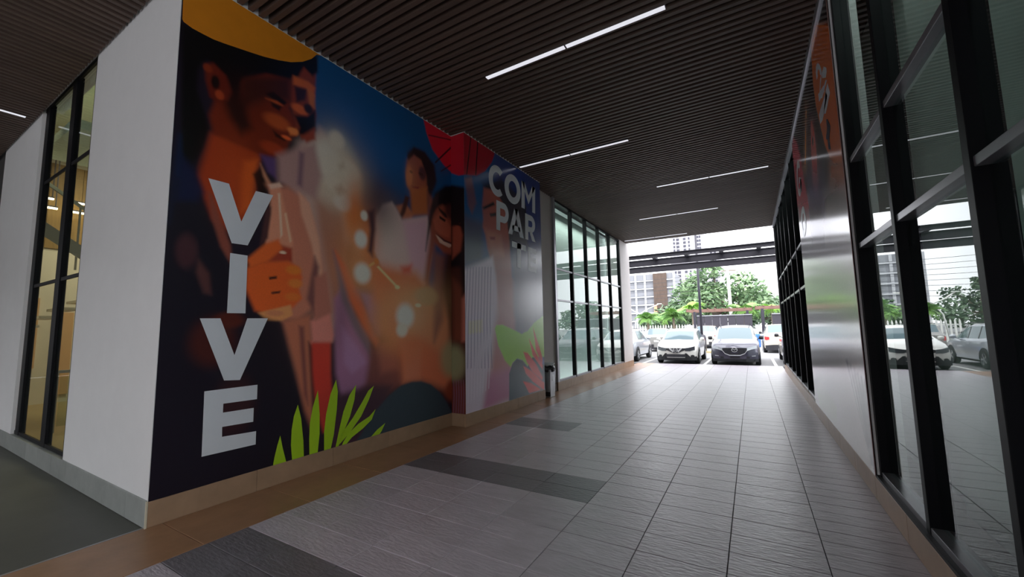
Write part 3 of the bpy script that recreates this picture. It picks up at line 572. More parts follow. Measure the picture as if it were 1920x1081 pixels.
ART_FAR = [('p',(0.032,0.059,0.234),0.051,[4.947,5.845,12.586,10.038,11.229,-2.624,4.94,-0.633]),('p',(0.008,0.097,0.282),0.143,[5.519,5.146,6.656,5.286,6.614,3.724,5.503,3.482]),('p',(0.012,0.038,0.208),0.236,[7.405,5.331,8.845,5.298,8.717,3.125,7.315,2.952]),('p',(0.282,0.082,0.063),0.055,[5.698,4.363,5.895,4.477,6.039,4.007,5.9,3.769,5.788,3.891]),('p',(0.041,0.041,0.108),0.134,[5.627,3.703,6.241,3.643,6.226,2.92,5.616,2.743]),('p',(0.019,0.015,0.032),0.101,[6.276,4.441,6.946,4.761,7.976,4.52,8.051,3.413,7.109,3.264,6.82,3.991,6.308,4.238]),('p',(0.457,0.114,0.082),0.047,[6.292,4.372,6.732,4.436,7.097,4.172,7.225,3.511,7.306,2.724,7.998,2.31,7.829,1.364,6.647,1.406,6.644,2.657,6.394,3.203,6.327,3.452,6.24,3.59,6.261,3.751,6.231,4.006]),('p',(0.603,0.191,0.133),0.093,[6.329,3.557,6.909,3.565,6.999,3.135,6.597,3.076]),('p',(0.019,0.007,0.01),0.03,[6.248,3.979,6.627,4.185,6.684,4.134,6.283,3.935]),('p',(0.024,0.008,0.012),0.031,[6.485,3.91,6.72,3.988,6.717,3.911,6.522,3.854]),('p',(0.282,0.032,0.038),0.03,[6.474,3.438,6.666,3.474,6.664,3.42,6.51,3.392]),('p',(0.038,0.048,0.146),0.113,[7.335,3.473,8.74,3.522,8.753,1.331,7.366,1.381]),('p',(0.772,0.651,0.772),0.071,[5.616,2.695,6.226,2.92,6.578,3.073,6.682,2.661,6.762,2.031,7.157,1.605,7.104,0.118,5.586,0.109]),('p',(0.603,0.234,0.234),0.151,[6.768,2.243,7.383,1.826,7.216,0.311,6.343,0.245,6.553,1.41]),('p',(0.587,0.208,0.369),0.147,[6.356,0.825,7.236,0.843,7.256,0.251,6.169,0.18]),('p',(0.86,0.769,0.425),0.033,[5.759,1.792,6.204,1.835,6.199,1.599,5.756,1.568]),('p',(0.243,0.161,0.324),0.01,[5.741,2.758,5.759,2.76,5.682,1.81,5.641,0.989,5.626,0.99,5.662,1.81]),('p',(0.86,0.739,0.86),0.011,[5.787,2.715,5.807,2.718,5.728,1.811,5.663,0.359,5.645,0.362,5.706,1.811]),('p',(0.243,0.161,0.324),0.01,[5.828,2.769,5.847,2.771,5.772,1.811,5.74,0.98,5.724,0.981,5.751,1.811]),('p',(0.86,0.739,0.86),0.011,[5.876,2.726,5.895,2.728,5.819,1.812,5.747,0.381,5.729,0.384,5.797,1.811]),('p',(0.243,0.161,0.324),0.01,[5.917,2.78,5.937,2.782,5.863,1.812,5.841,0.97,5.825,0.972,5.843,1.812]),('p',(0.86,0.739,0.86),0.012,[5.966,2.737,5.986,2.739,5.912,1.812,5.832,0.403,5.814,0.406,5.889,1.812]),('p',(0.243,0.161,0.324),0.01,[6.009,2.791,6.029,2.794,5.957,1.813,5.944,0.961,5.928,0.962,5.936,1.813]),('p',(0.86,0.739,0.86),0.012,[6.059,2.747,6.079,2.75,6.007,1.813,5.919,0.426,5.9,0.429,5.983,1.813]),('p',(0.243,0.161,0.324),0.011,[6.102,2.803,6.123,2.805,6.053,1.814,6.051,0.951,6.034,0.953,6.032,1.814]),('p',(0.86,0.739,0.86),0.012,[6.153,2.759,6.174,2.761,6.104,1.814,6.008,0.45,5.989,0.453,6.08,1.814]),('p',(0.243,0.161,0.324),0.011,[6.198,2.814,6.219,2.817,6.151,1.815,6.159,0.941,6.142,0.943,6.129,1.814]),('p',(0.86,0.739,0.86),0.012,[6.249,2.77,6.271,2.772,6.203,1.815,6.1,0.474,6.08,0.476,6.179,1.815]),('p',(0.243,0.161,0.324),0.011,[6.295,2.826,6.317,2.829,6.252,1.816,6.271,0.931,6.254,0.933,6.229,1.815]),('p',(0.86,0.739,0.86),0.012,[6.348,2.781,6.37,2.784,6.305,1.816,6.193,0.498,6.172,0.501,6.28,1.816]),('p',(0.243,0.161,0.324),0.011,[6.395,2.839,6.417,2.841,6.355,1.816,6.385,0.921,6.368,0.922,6.331,1.816]),('p',(0.86,0.739,0.86),0.013,[6.449,2.793,6.471,2.796,6.409,1.817,6.288,0.523,6.267,0.526,6.383,1.817]),('p',(0.243,0.161,0.324),0.011,[6.497,2.851,6.519,2.854,6.46,1.817,6.503,0.91,6.485,0.912,6.436,1.817]),('p',(0.86,0.739,0.86),0.013,[6.552,2.805,6.575,2.808,6.515,1.818,6.385,0.549,6.364,0.551,6.489,1.818]),('g',(0.824,0.739,0.86),6.125,2.208,1.166,0.878,0.35),('g',(0.86,0.767,0.86),7.85,1.83,1.081,1.04,0.35),('g',(0.01,0.092,0.282),5.822,4.05,0.427,0.401,0.4),('p',(0.457,0.012,0.026),0.022,[5.521,5.347,6.696,5.302,6.693,5.187,6.589,4.992,6.337,4.718,6.065,4.543,5.636,4.423]),('p',(0.032,0.005,0.01),0.012,[6.096,5.262,6.131,5.276,6.048,4.548,6.014,4.537]),('p',(0.032,0.005,0.01),0.011,[5.873,5.233,5.906,5.247,5.763,4.465,5.731,4.454]),('p',(0.444,0.772,0.133),0.021,[6.614,1.661,6.676,1.726,6.893,1.732,7.218,1.656,7.674,1.537,7.943,1.595,8.276,1.782,8.655,1.923,9.1,2.054,9.027,0.951,8.234,1.005,7.906,0.827,7.686,0.971,7.47,1.022,7.259,0.952,7.189,0.873,6.965,1.025,6.725,1.334]),('p',(0.072,0.103,0.14),0.022,[7.097,0.152,7.118,0.745,7.259,0.935,7.435,1.017,7.685,0.964,7.905,0.809,8.153,1.01,8.625,0.823,9.011,0.711,8.949,-0.231]),('p',(0.86,0.077,0.069),0.019,[7.731,1.147,7.92,1.117,8.309,0.849,8.633,0.513,8.611,0.438,8.135,0.678,7.872,0.921]),('p',(0.86,0.077,0.069),0.019,[7.717,0.844,8.058,0.722,8.713,0.368,8.702,0.195,8.125,0.476,7.822,0.673]),('p',(0.86,0.077,0.069),0.018,[7.688,0.528,8.044,0.449,8.572,0.232,7.955,0.244]),('p',(0.86,0.077,0.069),0.02,[8.212,1.667,8.382,1.416,8.643,0.977,8.631,0.784,8.325,1.15]),('p',(0.86,0.077,0.069),0.019,[7.998,1.427,8.243,1.174,8.649,0.782,8.643,0.686,8.155,1.048])]  # lower tones lightened, a wash of glare painted into the print
ART_RIGHT = [('p',(0.423,0.367,0.327),0.088,[15.895,17.269,2.828,3.966,4.216,0.07,-22.857,11.435]),('p',(0.86,0.836,0.836),0.501,[10.814,4.099,4.383,2.689,4.525,-0.059,24.999,-8.654]),('p',(0.844,0.34,0.095),0.16,[7.096,4.856,6.889,4.785,6.786,4.703,7.595,4.013,7.904,4.117]),('p',(0.034,0.019,0.034),0.141,[6.907,4.762,6.728,4.715,6.547,4.507,6.425,3.992,6.351,3.443,6.623,2.739,7.706,2.938,7.522,3.988,7.193,4.514]),('p',(0.86,0.159,0.128),0.109,[6.759,4.426,6.578,4.364,6.5,4.175,6.487,3.902,6.613,3.525,6.858,3.367,7.108,3.641,7.053,4.036]),('b',(0.095,0.015,0.019),6.749,4.139,0.076,0.059),('b',(0.86,0.251,0.208),6.73,4.324,0.096,0.103),('p',(0.129,0.114,0.327),0.392,[7.564,3.852,6.269,3.413,6.439,3.148,7.713,3.477]),('p',(0.86,0.175,0.017),0.03,[5.983,5.362,6.21,5.115,6.308,4.733,6.237,4.358,5.922,3.755,5.675,3.493,5.463,3.385,4.919,3.184,5.036,4.713]),('p',(0.738,0.246,0.129),0.232,[5.714,3.497,4.916,3.209,4.99,3.014,5.779,3.26]),('p',(0.86,0.012,0.066),0.063,[9.425,4.972,8.832,5.072,8.448,4.802,8.097,4.358,7.95,3.938,7.677,3.433,8.152,3.497,9.228,3.868]),('p',(0.86,0.262,0.311),0.243,[9.026,3.857,7.773,3.492,7.828,3.329,9.013,3.648]),('p',(0.394,0.38,0.409),0.033,[5.959,1.218,5.838,1.227,5.575,0.767,5.06,0.261,5.183,0.307]),('p',(0.394,0.38,0.409),0.032,[5.772,1.19,5.659,1.199,5.422,0.742,5.06,0.261,5.183,0.307]),('p',(0.394,0.38,0.409),0.031,[5.598,1.163,5.493,1.173,5.278,0.719,5.06,0.261,5.183,0.307]),('p',(0.394,0.38,0.409),0.03,[5.436,1.139,5.337,1.149,5.143,0.697,5.06,0.261,5.183,0.307]),('p',(0.394,0.38,0.409),0.029,[5.284,1.116,5.191,1.126,5.015,0.676,5.06,0.261,5.183,0.307]),('p',(0.394,0.38,0.409),0.028,[5.141,1.095,5.053,1.105,4.895,0.656,5.06,0.261,5.183,0.307]),('p',(0.394,0.38,0.409),0.027,[5.007,1.075,4.924,1.085,4.781,0.637,5.06,0.261,5.183,0.307]),('p',(0.394,0.38,0.409),0.027,[4.88,1.056,4.803,1.066,4.673,0.62,5.06,0.261,5.183,0.307]),('p',(0.394,0.38,0.409),0.026,[4.761,1.038,4.688,1.048,4.571,0.603,5.06,0.261,5.183,0.307]),('p',(0.822,0.86,0.749),0.1,[8.822,0.479,7.508,0.605,6.914,0.541,7.017,0.355,7.855,0.23,8.667,0.245])]  # pale lower field includes gloss whitening painted into the print colour
VIVE = [[(1.845,3.204),(2.031,3.204),(2.166,2.83),(2.297,3.203),(2.485,3.208),(2.24,2.587),(2.085,2.584)],[(2.076,2.479),(2.244,2.476),(2.249,1.86),(2.074,1.859)],[(1.841,1.802),(2.018,1.805),(2.163,1.428),(2.27,1.808),(2.482,1.811),(2.226,1.172),(2.079,1.184)],[(1.913,1.1),(2.402,1.102),(2.403,0.951),(2.083,0.956),(2.083,0.869),(2.374,0.865),(2.375,0.723),(2.083,0.731),(2.086,0.635),(2.408,0.619),(2.409,0.483),(1.92,0.489)]]
LEAVES = [[(2.668,0.512),(2.639,0.412),(2.613,0.294),(2.597,0.192),(2.752,0.19),(2.702,0.366)],[(2.861,0.818),(2.818,0.694),(2.797,0.55),(2.795,0.379),(2.816,0.197),(2.955,0.191),(2.942,0.393),(2.906,0.652)],[(3.109,0.948),(3.048,0.754),(3.017,0.579),(3.015,0.401),(3.024,0.195),(3.127,0.191),(3.147,0.422),(3.141,0.659)],[(3.357,1.046),(3.283,0.877),(3.229,0.643),(3.208,0.435),(3.215,0.194),(3.3,0.19),(3.344,0.378),(3.377,0.67),(3.386,0.889)],[(3.662,0.945),(3.561,0.822),(3.474,0.625),(3.419,0.415),(3.368,0.195),(3.405,0.193),(3.465,0.337),(3.576,0.55),(3.64,0.753)],[(3.959,0.893),(3.865,0.838),(3.757,0.691),(3.62,0.521),(3.472,0.376),(3.412,0.226),(3.446,0.248),(3.573,0.34),(3.752,0.517),(3.876,0.716)],[(3.994,0.569),(3.89,0.491),(3.709,0.427),(3.565,0.342),(3.484,0.25),(3.453,0.192),(3.502,0.19),(3.609,0.276),(3.783,0.351),(3.929,0.439)],[(4.17,0.345),(4.028,0.284),(3.892,0.192),(4.045,0.19),(4.107,0.251)]]
ORANGE = [(1.49,5.371),(1.551,4.717),(1.562,4.696),(1.636,4.677),(1.736,4.676),(1.825,4.679),(1.917,4.696),(2.044,4.725),(2.179,4.756),(2.321,4.791),(2.48,4.843),(2.629,4.907),(2.774,4.998),(2.893,5.108),(2.958,5.205),(3.015,5.28),(1.988,5.245),(1.857,5.291)]
COMPARTE = [('C',[(6.46,4.34),(7.05,4.351),(7.071,4.981),(6.475,4.966)]),('O',[(7.062,4.351),(7.734,4.364),(7.761,4.998),(7.083,4.981)]),('M',[(7.788,4.365),(8.449,4.378),(8.483,5.016),(7.816,4.999)]),('P',[(6.699,3.639),(7.218,3.651),(7.24,4.261),(6.716,4.253)]),('A',[(7.188,3.65),(7.853,3.665),(7.88,4.271),(7.209,4.261)]),('R',[(7.901,3.667),(8.434,3.679),(8.467,4.28),(7.929,4.271)]),('T',[(7.31,2.977),(7.917,2.96),(7.943,3.51),(7.33,3.514)]),('E',[(8.022,2.957),(8.44,2.945),(8.471,3.507),(8.049,3.509)])]
RIGHT_TEXT = [('2',[(5.979,4.332),(5.598,4.268),(5.647,4.657),(6.01,4.827)]),('G',[(9.002,3.995),(8.421,3.823),(8.177,4.368),(8.75,4.595)]),('O',[(8.972,3.251),(8.353,3.09),(8.088,3.537),(8.657,3.72)])]
RIGHT_MARKS = [[(5.496,4.51),(5.37,4.424),(5.369,4.38),(5.445,4.35),(5.64,4.45),(5.636,4.507)],[(5.86,4.334),(5.457,4.332),(5.402,4.294),(5.784,4.278)],[(5.514,4.24),(5.388,4.254),(5.312,4.103),(5.647,4.026),(5.768,4.082)],[(6.065,4.204),(5.939,4.215),(5.529,4.215),(5.455,4.144),(5.777,4.069),(5.895,4.055),(6.051,4.081)]]
RIGHT_DARK = [[(5.649,3.957),(5.585,3.931),(5.466,3.797),(5.595,3.707),(5.705,3.735),(5.778,3.782),(5.656,3.847)],[(5.689,3.729),(5.589,3.701),(5.573,3.569),(5.68,3.613)]]

def print_mat(name, rough, spec=0.5):
    m = bpy.data.materials.new(name)
    m.use_nodes = True
    nt = m.node_tree
    b = nt.nodes['Principled BSDF']
    a = nt.nodes.new('ShaderNodeAttribute')
    a.attribute_name = 'print'
    no = nt.nodes.new('ShaderNodeTexNoise')
    no.inputs['Scale'].default_value = 60
    geo = nt.nodes.new('ShaderNodeNewGeometry')
    nt.links.new(geo.outputs['Position'], no.inputs['Vector'])
    mr = nt.nodes.new('ShaderNodeMapRange')
    mr.inputs['To Min'].default_value = 0.9
    mr.inputs['To Max'].default_value = 1.1
    nt.links.new(no.outputs[0], mr.inputs['Value'])
    vm = nt.nodes.new('ShaderNodeVectorMath')
    vm.operation = 'SCALE'
    nt.links.new(a.outputs['Color'], vm.inputs[0])
    nt.links.new(mr.outputs[0], vm.inputs['Scale'])
    nt.links.new(vm.outputs[0], b.inputs['Base Color'])
    b.inputs['Roughness'].default_value = rough
    b.inputs['Specular IOR Level'].default_value = spec
    return m

def smoothstep(t):
    t = np.clip(t, 0, 1)
    return t * t * (3 - 2 * t)

def paint(U, V, ops):
    """rasterise the soft-edged artwork at the points (U, V) of a wall plane"""
    col = np.zeros(U.shape + (3,))
    for op in ops:
        c = np.array(op[1])
        if op[0] == 'b':
            cu, cv, ru, rv = op[2:6]
            r = np.hypot((U - cu) / ru, (V - cv) / rv)
            al = 1 - smoothstep((r - 0.55) / 0.75)
        elif op[0] == 'g':
            cu, cv, ru, rv, am = op[2:7]
            al = am * np.exp(-(((U - cu) / ru) ** 2 + ((V - cv) / rv) ** 2))
        else:
            s = max(op[2], 0.004)
            q = np.array(op[3]).reshape(-1, 2)
            lo, hi = q.min(0) - s, q.max(0) + s
            iu = np.nonzero((U[:, 0] >= lo[0]) & (U[:, 0] <= hi[0]))[0]
            iv = np.nonzero((V[0] >= lo[1]) & (V[0] <= hi[1]))[0]
            al = np.zeros(U.shape)
            if len(iu) == 0 or len(iv) == 0:
                continue
            su, sv = slice(iu[0], iu[-1] + 1), slice(iv[0], iv[-1] + 1)
            u, v = U[su, sv], V[su, sv]
            d2 = np.full(u.shape, 1e9)
            ins = np.zeros(u.shape, bool)
            for i in range(len(q)):
                a, b = q[i], q[(i + 1) % len(q)]
                e = b - a
                t = np.clip(((u - a[0]) * e[0] + (v - a[1]) * e[1]) / max(e @ e, 1e-9), 0, 1)
                d2 = np.minimum(d2, (u - a[0] - t * e[0]) ** 2 + (v - a[1] - t * e[1]) ** 2)
                cr = (a[1] > v) != (b[1] > v)
                with np.errstate(divide='ignore', invalid='ignore'):
                    ins ^= cr & (u < (b[0] - a[0]) * (v - a[1]) / (b[1] - a[1]) + a[0])
            sd = np.sqrt(d2) * np.where(ins, 1, -1)
            al[su, sv] = smoothstep(0.5 + sd / (2 * s))
        col = col * (1 - al[..., None]) + c * al[..., None]
    return col

def print_panel(name, axis, face, sgn, u0, u1, v0, v1, step, ops, m, parent, thick=0.003):
    """flat printed sheet on a wall. axis 'x': sheet at x=face facing sgn, u runs along y; axis 'y' likewise"""
    nu, nv = int((u1 - u0) / step) + 2, int((v1 - v0) / step) + 2
    U, V = np.meshgrid(np.linspace(u0, u1, nu), np.linspace(v0, v1, nv), indexing='ij')
    c = paint(U, V, ops)
    W = np.full(U.shape, face)
    P = np.stack([W, U, V] if axis == 'x' else [U, W, V], -1).reshape(-1, 3)
    idx = np.arange(nu * nv).reshape(nu, nv)
    q = np.stack([idx[:-1, :-1], idx[1:, :-1], idx[1:, 1:], idx[:-1, 1:]], -1).reshape(-1, 4)
    if (axis == 'x') != (sgn > 0):
        q = q[:, ::-1]
    me = bpy.data.meshes.new(name)
    me.from_pydata(P.tolist(), [], q.tolist())
    at = me.color_attributes.new('print', 'FLOAT_COLOR', 'POINT')
    rgba = np.ones((nu * nv, 4), np.float32)
    rgba[:, :3] = c.reshape(-1, 3)
    at.data.foreach_set('color', rgba.ravel())
    me.materials.append(m)
    o = put(name, me, parent)
    return o

def decal(name, poly, face, m, parent, sgn=1, thick=0.0015, off=0.0015):
    """thin cut-out film on a wall whose face is x=face; poly in (y, z)"""
    lo, hi = face + sgn * off, face + sgn * (off + thick)
    return fixn(prism(poly, 'x', lo, hi).build(name, m, parent))

# ---- block letters drawn as strokes in a unit box
def ring(cx, cy, ro, ri, a0, a1, n=22):
    out = []
    for i in range(n):
        t0, t1 = math.radians(a0 + (a1 - a0) * i / n), math.radians(a0 + (a1 - a0) * (i + 1) / n)
        f = lambda r, t: (cx + r[0] * math.cos(t), cy + r[1] * math.sin(t))
        out.append([f(ro, t0), f(ro, t1), f(ri, t1), f(ri, t0)])
    return out
RC = lambda x0, x1, y0, y1: [(x0, y0), (x1, y0), (x1, y1), (x0, y1)]
GLYPH = {
    'C': ring(.52, .5, (.52, .52), (.27, .29), 48, 312),
    'O': ring(.5, .5, (.51, .52), (.26, .29), 0, 360, 28),
    'M': [RC(0, .22, 0, 1), RC(.78, 1, 0, 1), [(.0, 1), (.22, 1), (.5, .56), (.5, .24)], [(1, 1), (.5, .24), (.5, .56), (.78, 1)]],
    'P': [RC(.04, .32, 0, 1), RC(.32, .58, .78, 1), RC(.32, .58, .3, .52)] + ring(.58, .65, (.38, .35), (.14, .13), -90, 90, 14),
    'A': [[(0, 0), (.25, 0), (.62, 1), (.38, 1)], [(.75, 0), (1, 0), (.62, 1), (.38, 1)], RC(.24, .76, .17, .36)],
    'R': [RC(.04, .32, 0, 1), RC(.32, .56, .78, 1), RC(.32, .56, .32, .53), [(.42, .34), (.68, .36), (1, 0), (.68, 0)]] + ring(.56, .66, (.4, .34), (.14, .13), -90, 90, 14),
    'T': [RC(.36, .64, 0, 1), RC(0, 1, .77, 1)],
    'E': [RC(.02, .3, 0, 1), RC(.3, 1, .78, 1), RC(.3, .92, .39, .6), RC(.3, 1, 0, .22)],
    'G': ring(.5, .5, (.5, .51), (.27, .31), 45, 345) + [RC(.52, 1, .36, .54), RC(.76, 1, .12, .5)],
    '2': ring(.48, .7, (.46, .31), (.22, .12), -30, 200, 16) + [[(.02, .0), (.3, .16), (.9, .6), (.62, .5)], RC(.02, 1, 0, .2)],
}
def letter(ch, quad, face, m, parent, sgn=1, off=0.002, thick=0.0015):
    bl, br, tr, tl = [Vector(p) for p in quad]
    def mp(p):
        s, t = p
        a = bl.lerp(br, s) if False else bl + (br - bl) * s
        b = tl + (tr - tl) * s
        return a + (b - a) * t
    mb = MB()
    for st in GLYPH[ch]:
        pts = [mp(p) for p in st]
        sub = prism([tuple(p) for p in pts], 'x', face + sgn * off, face + sgn * (off + thick))
        n = len(mb.v)
        mb.v += sub.v
        mb.f += [tuple(n + i for i in f) for f in sub.f]
    return fixn(mb.build('printed_letter', m, parent))

M_print = print_mat('printed_vinyl', 0.42, 0.4)
M_print_far = print_mat('glossy_printed_vinyl', 0.22, 1.0)
M_print_right = print_mat('laminated_printed_vinyl', 0.15, 1.0)
M_ink_white = mat('white_film', srgb(216, 221, 227), rough=0.4, vary=0.02)
M_ink_far = mat('pale_grey_film', srgb(214, 218, 222), rough=0.26, vary=0.02)
M_leaf_film = mat('lime_green_film', srgb(172, 214, 34), rough=0.42, vary=0.05)
M_leaf_edge = mat('pale_lime_film', srgb(206, 226, 130), rough=0.42)
M_orange_film = mat('orange_film', srgb(214, 132, 30), rough=0.42, vary=0.05)
M_navy_film = mat('navy_film', srgb(40, 40, 62), rough=0.3)

mural = empty('wall_mural', (XL, YW, 0.2))
tag(mural, 'large printed party photo mural lettered VIVE and COMPARTE on the left wall', 'mural')
mural_inv = Matrix.Translation((-XL, -YW, -0.2))
ZB = 0.212
parts = [print_panel('print_panel', 'x', XL + 0.003, 1, YW + 0.004, YS, ZB, CEIL - 0.01, 0.0125, ART_NEAR, M_print, mural),
         print_panel('step_panel', 'y', YS - 0.003, -1, XL + 0.003, XP + 0.004, ZB, CEIL - 0.01, 0.012, ART_STEP, M_print, mural),
         print_panel('far_panel', 'x', XP + 0.003, 1, YS, YE - 0.004, ZB, CEIL - 0.01, 0.0135, ART_FAR, M_print_far, mural)]
for pl in VIVE:
    parts.append(decal('printed_letter', pl, XL + 0.003, M_ink_white, mural))
for pl in LEAVES:
    parts.append(decal('printed_leaf', pl, XL + 0.003, M_leaf_film, mural))
op = [(y, min(z, CEIL - 0.012)) for y, z in ORANGE]
op = [(max(y, YW + 0.005), z) for y, z in op]
parts.append(decal('orange_shape', op, XL + 0.003, M_orange_film, mural))
for ch, q in COMPARTE:
    parts.append(letter(ch, q, XP + 0.003, M_ink_far, mural))
for o in parts:
    o.matrix_parent_inverse = mural_inv

mr_ = empty('wall_mural', (XR, 5.06, 0.2))
tag(mr_, 'orange and grey printed mural on the right wall between the glass walls', 'mural')
rp = [print_panel('print_panel', 'x', XR, -1, 5.06, 9.2, 0.222, CEIL - 0.09, 0.018, ART_RIGHT, M_print_right, mr_)]
for ch, q in RIGHT_TEXT:
    rp.append(letter(ch, q, XR, M_ink_far, mr_, -1))
for pl in RIGHT_MARKS:
    rp.append(decal('printed_stroke', pl, XR, M_ink_far, mr_, -1))
for pl in RIGHT_DARK:
    rp.append(decal('printed_figure', pl, XR, M_navy_film, mr_, -1))
rp.append(MB().box(XR - 0.002, XR + 0.012, 5.05, 5.062, 0.22, CEIL - 0.09).build('edge_strip', mat('maroon_edge', srgb(120, 84, 80), rough=0.4), mr_))
for o in rp:
    o.matrix_parent_inverse = Matrix.Translation((-XR, -5.06, -0.2))
# ------------------------------------------------------------------ shop interior seen through the tall window
M_cream = mat('cream_shop_wall', srgb(226, 214, 192), rough=0.75, vary=0.04)
M_peach = mat('peach_wall_panel', srgb(216, 170, 122), rough=0.6, vary=0.05)
M_oak = mat('oak_wall_board', srgb(150, 118, 66), rough=0.55, vary=0.2, scale=4, stretch=(1, 6, 0.5), rnd=0.1)
M_tan = mat('tan_shop_floor', srgb(166, 142, 98), rough=0.35, vary=0.08)
M_chrome = mat('brushed_steel', srgb(176, 178, 180), rough=0.3, metal=0.9, vary=0.05)
M_warm = mat('warm_led_diffuser', (1.0, 0.80, 0.48), rough=0.5, emit=1.6)
M_shopceil = mat('pale_green_soffit', srgb(196, 206, 184), rough=0.8, vary=0.03)
structure(MB().box(-15.6, -4.95, YW + 0.2, 9.9, -0.2, 0.002).build('floor_shop', M_tan), 'tan floor of the shop behind the tall window')
inner = structure(MB().box(-15.8, -15.5, YW + 0.2, 9.9, 0, CEIL + 1.7).build('wall_shop', M_cream), 'cream back wall of the shop')
for i in range(14):
    a = 1.8 + i * 0.3
    MB().box(-15.5, -15.46, a + 0.004, a + 0.296, 3.95, 6.2).build('wall_board', M_oak, inner)
for (a, b, z0, z1) in ((2.1, 2.72, 0.9, 2.65), (3.0, 3.34, 0.2, 2.3)):
    MB().box(-15.5, -15.45, a, b, z0, z1).build('wall_panel', M_peach, inner)
structure(MB().box(-15.5, -4.95, YW + 0.22, 9.9, CEIL + 1.2, CEIL + 1.3).build('ceiling_shop', M_shopceil), 'pale ceiling of the shop')
structure(MB().box(-11.0, -9.0, YW + 0.22, 3.4, 4.95, 5.1).build('trim_soffit', M_shopceil), 'pale soffit strip inside the shop')
for (a, b, z, w) in ((2.50, 2.76, 5.19, 'upper short warm light line behind the tall window'), (2.96, 3.45, 5.20, 'upper long warm light line behind the tall window'),
                     (2.45, 2.80, 4.91, 'lower short warm light line behind the tall window'), (2.98, 3.45, 4.90, 'lower long warm light line behind the tall window')):
    t = empty('shop_light', (-15.3 + (0.2 if z < 5 else 0), (a + b) / 2, z))
    L = (b - a) / 2
    MB().box(-0.04, 0.04, -L, L, 0.03, 0.06).build('housing', M_steel, t)
    MB().box(-0.035, 0.035, -L, L, -0.01, 0.03).build('diffuser', M_warm, t)
    for s in (-0.8, 0.8):
        MB().box(-0.01, 0.01, s * L - 0.01, s * L + 0.01, 0.06, CEIL + 1.2 - z).build('hanger', M_steel, t)
    tag(t, w, 'light', 'warm light lines inside the shop')
lamp_d = bpy.data.lights.new('shop_ceiling_light', 'AREA')
lamp_d.energy = 62
lamp_d.size = 3.5
lamp_d.color = (1.0, 0.87, 0.66)
lamp = bpy.data.objects.new('shop_ceiling_light', lamp_d)
COL.objects.link(lamp)
lamp.location = (-12.5, 4.2, CEIL + 1.1)
# stair with steel handrail
st = empty('staircase', (-12.0, 2.6, 0))
tag(st, 'pale staircase with steel handrail seen through the tall window', 'staircase')
for k in range(14):
    MB().box(-0.5, 0.5, 0.9 + 0.27 * (k - 3) - 1.2, 0.9 + 0.27 * (k - 2) - 1.2 + 0.02, 4.1 - 0.17 * (14 - k) - 0.05, 4.1 - 0.17 * (14 - k)).build('step', M_cream, st)
MB().beam((0, -0.9, 5.0), (0, 2.4, 2.6), 0.05, 0.06).build('handrail', M_chrome, st)
MB().beam((0.5, -1.0, 4.0), (0.5, 2.4, 1.5), 0.04, 0.22).build('stringer', M_chrome, st)
for k in range(5):
    y_ = -0.7 + k * 0.65
    MB().beam((0, y_, 4.86 - 0.727 * (y_ + 0.7)), (0, y_, 3.5 - 0.72 * (y_ + 0.7)), 0.03).build('baluster', M_chrome, st)
rl = empty('glass_balustrade', (-10.6, 2.15, 0))
tag(rl, 'glass balustrade with steel rail on the shop floor', 'balustrade')
MB().box(-0.03, 0.03, -0.1, 1.5, 1.02, 1.07).build('top_rail', M_chrome, rl)
for k in range(3):
    MB().box(-0.02, 0.02, k * 0.7 - 0.02, k * 0.7 + 0.02, 0, 1.02).build('post', M_chrome, rl)
for k in range(2):
    MB().box(-0.006, 0.006, k * 0.7 + 0.04, k * 0.7 + 0.66, 0.1, 0.96).build('glass_panel', M_glass_int, rl)

# ------------------------------------------------------------------ waste bin beside the far mural panel
M_bin = mat('brushed_bin_steel', srgb(178, 180, 184), rough=0.32, metal=0.6, vary=0.12, scale=9, stretch=(1, 1, 0.3))
M_bin_dk = mat('black_plastic', srgb(24, 24, 26), rough=0.45, vary=0.1)
M_bag = mat('clear_black_bag', srgb(44, 44, 48), rough=0.22, vary=0.3, bump=0.6, bump_scale=22)
M_bag_w = mat('crumpled_white_plastic', srgb(220, 222, 226), rough=0.3, vary=0.1, bump=0.7, bump_scale=30)
bn = empty('waste_bin', (-4.36, 9.05, 0))
tag(bn, 'steel waste bin lined with a plastic bag beside the far mural panel', 'waste bin')
mb = MB()
for (hx, hy, z) in ((0.115, 0.13, 0.0), (0.14, 0.16, 0.66)):
    mb.v += [(-hx, -hy, z), (hx, -hy, z), (hx, hy, z), (-hx, hy, z)]
mb.f = [(3, 2, 1, 0), (4, 5, 6, 7), (0, 1, 5, 4), (1, 2, 6, 5), (2, 3, 7, 6), (3, 0, 4, 7)]
mb.build('body', M_bin, bn, bevel=0.012)
MB().box(-0.12, 0.12, -0.136, -0.131, 0.03, 0.64).build('back_panel', M_bin_dk, bn)
MB().box(0.129, 0.137, -0.04, 0.04, 0.38, 0.52).build('pull_handle', M_chrome, bn, bevel=0.004)
def crumple(rx, ry, z0, h, amp, seed, seg=22, rings=7):
    rnd = random.Random(seed)
    m = MB()
    for i in range(rings):
        t = i / (rings - 1)
        f = 1.0 + 0.18 * math.sin(t * math.pi) - 0.35 * max(0, t - 0.6)
        for k in range(seg):
            a = 2 * math.pi * k / seg
            j = 1 + rnd.uniform(-amp, amp)
            m.v.append((rx * f * j * math.cos(a), ry * f * j * math.sin(a), z0 + h * t + rnd.uniform(-amp, amp) * 0.06))
    for i in range(rings - 1):
        for k in range(seg):
            a, b = i * seg + k, i * seg + (k + 1) % seg
            m.f.append((a, b, b + seg, a + seg))
    m.f.append(tuple((rings - 1) * seg + k for k in range(seg)))
    return m
crumple(0.16, 0.17, 0.60, 0.16, 0.1, 3).build('bin_bag', M_bag, bn, smooth=True)
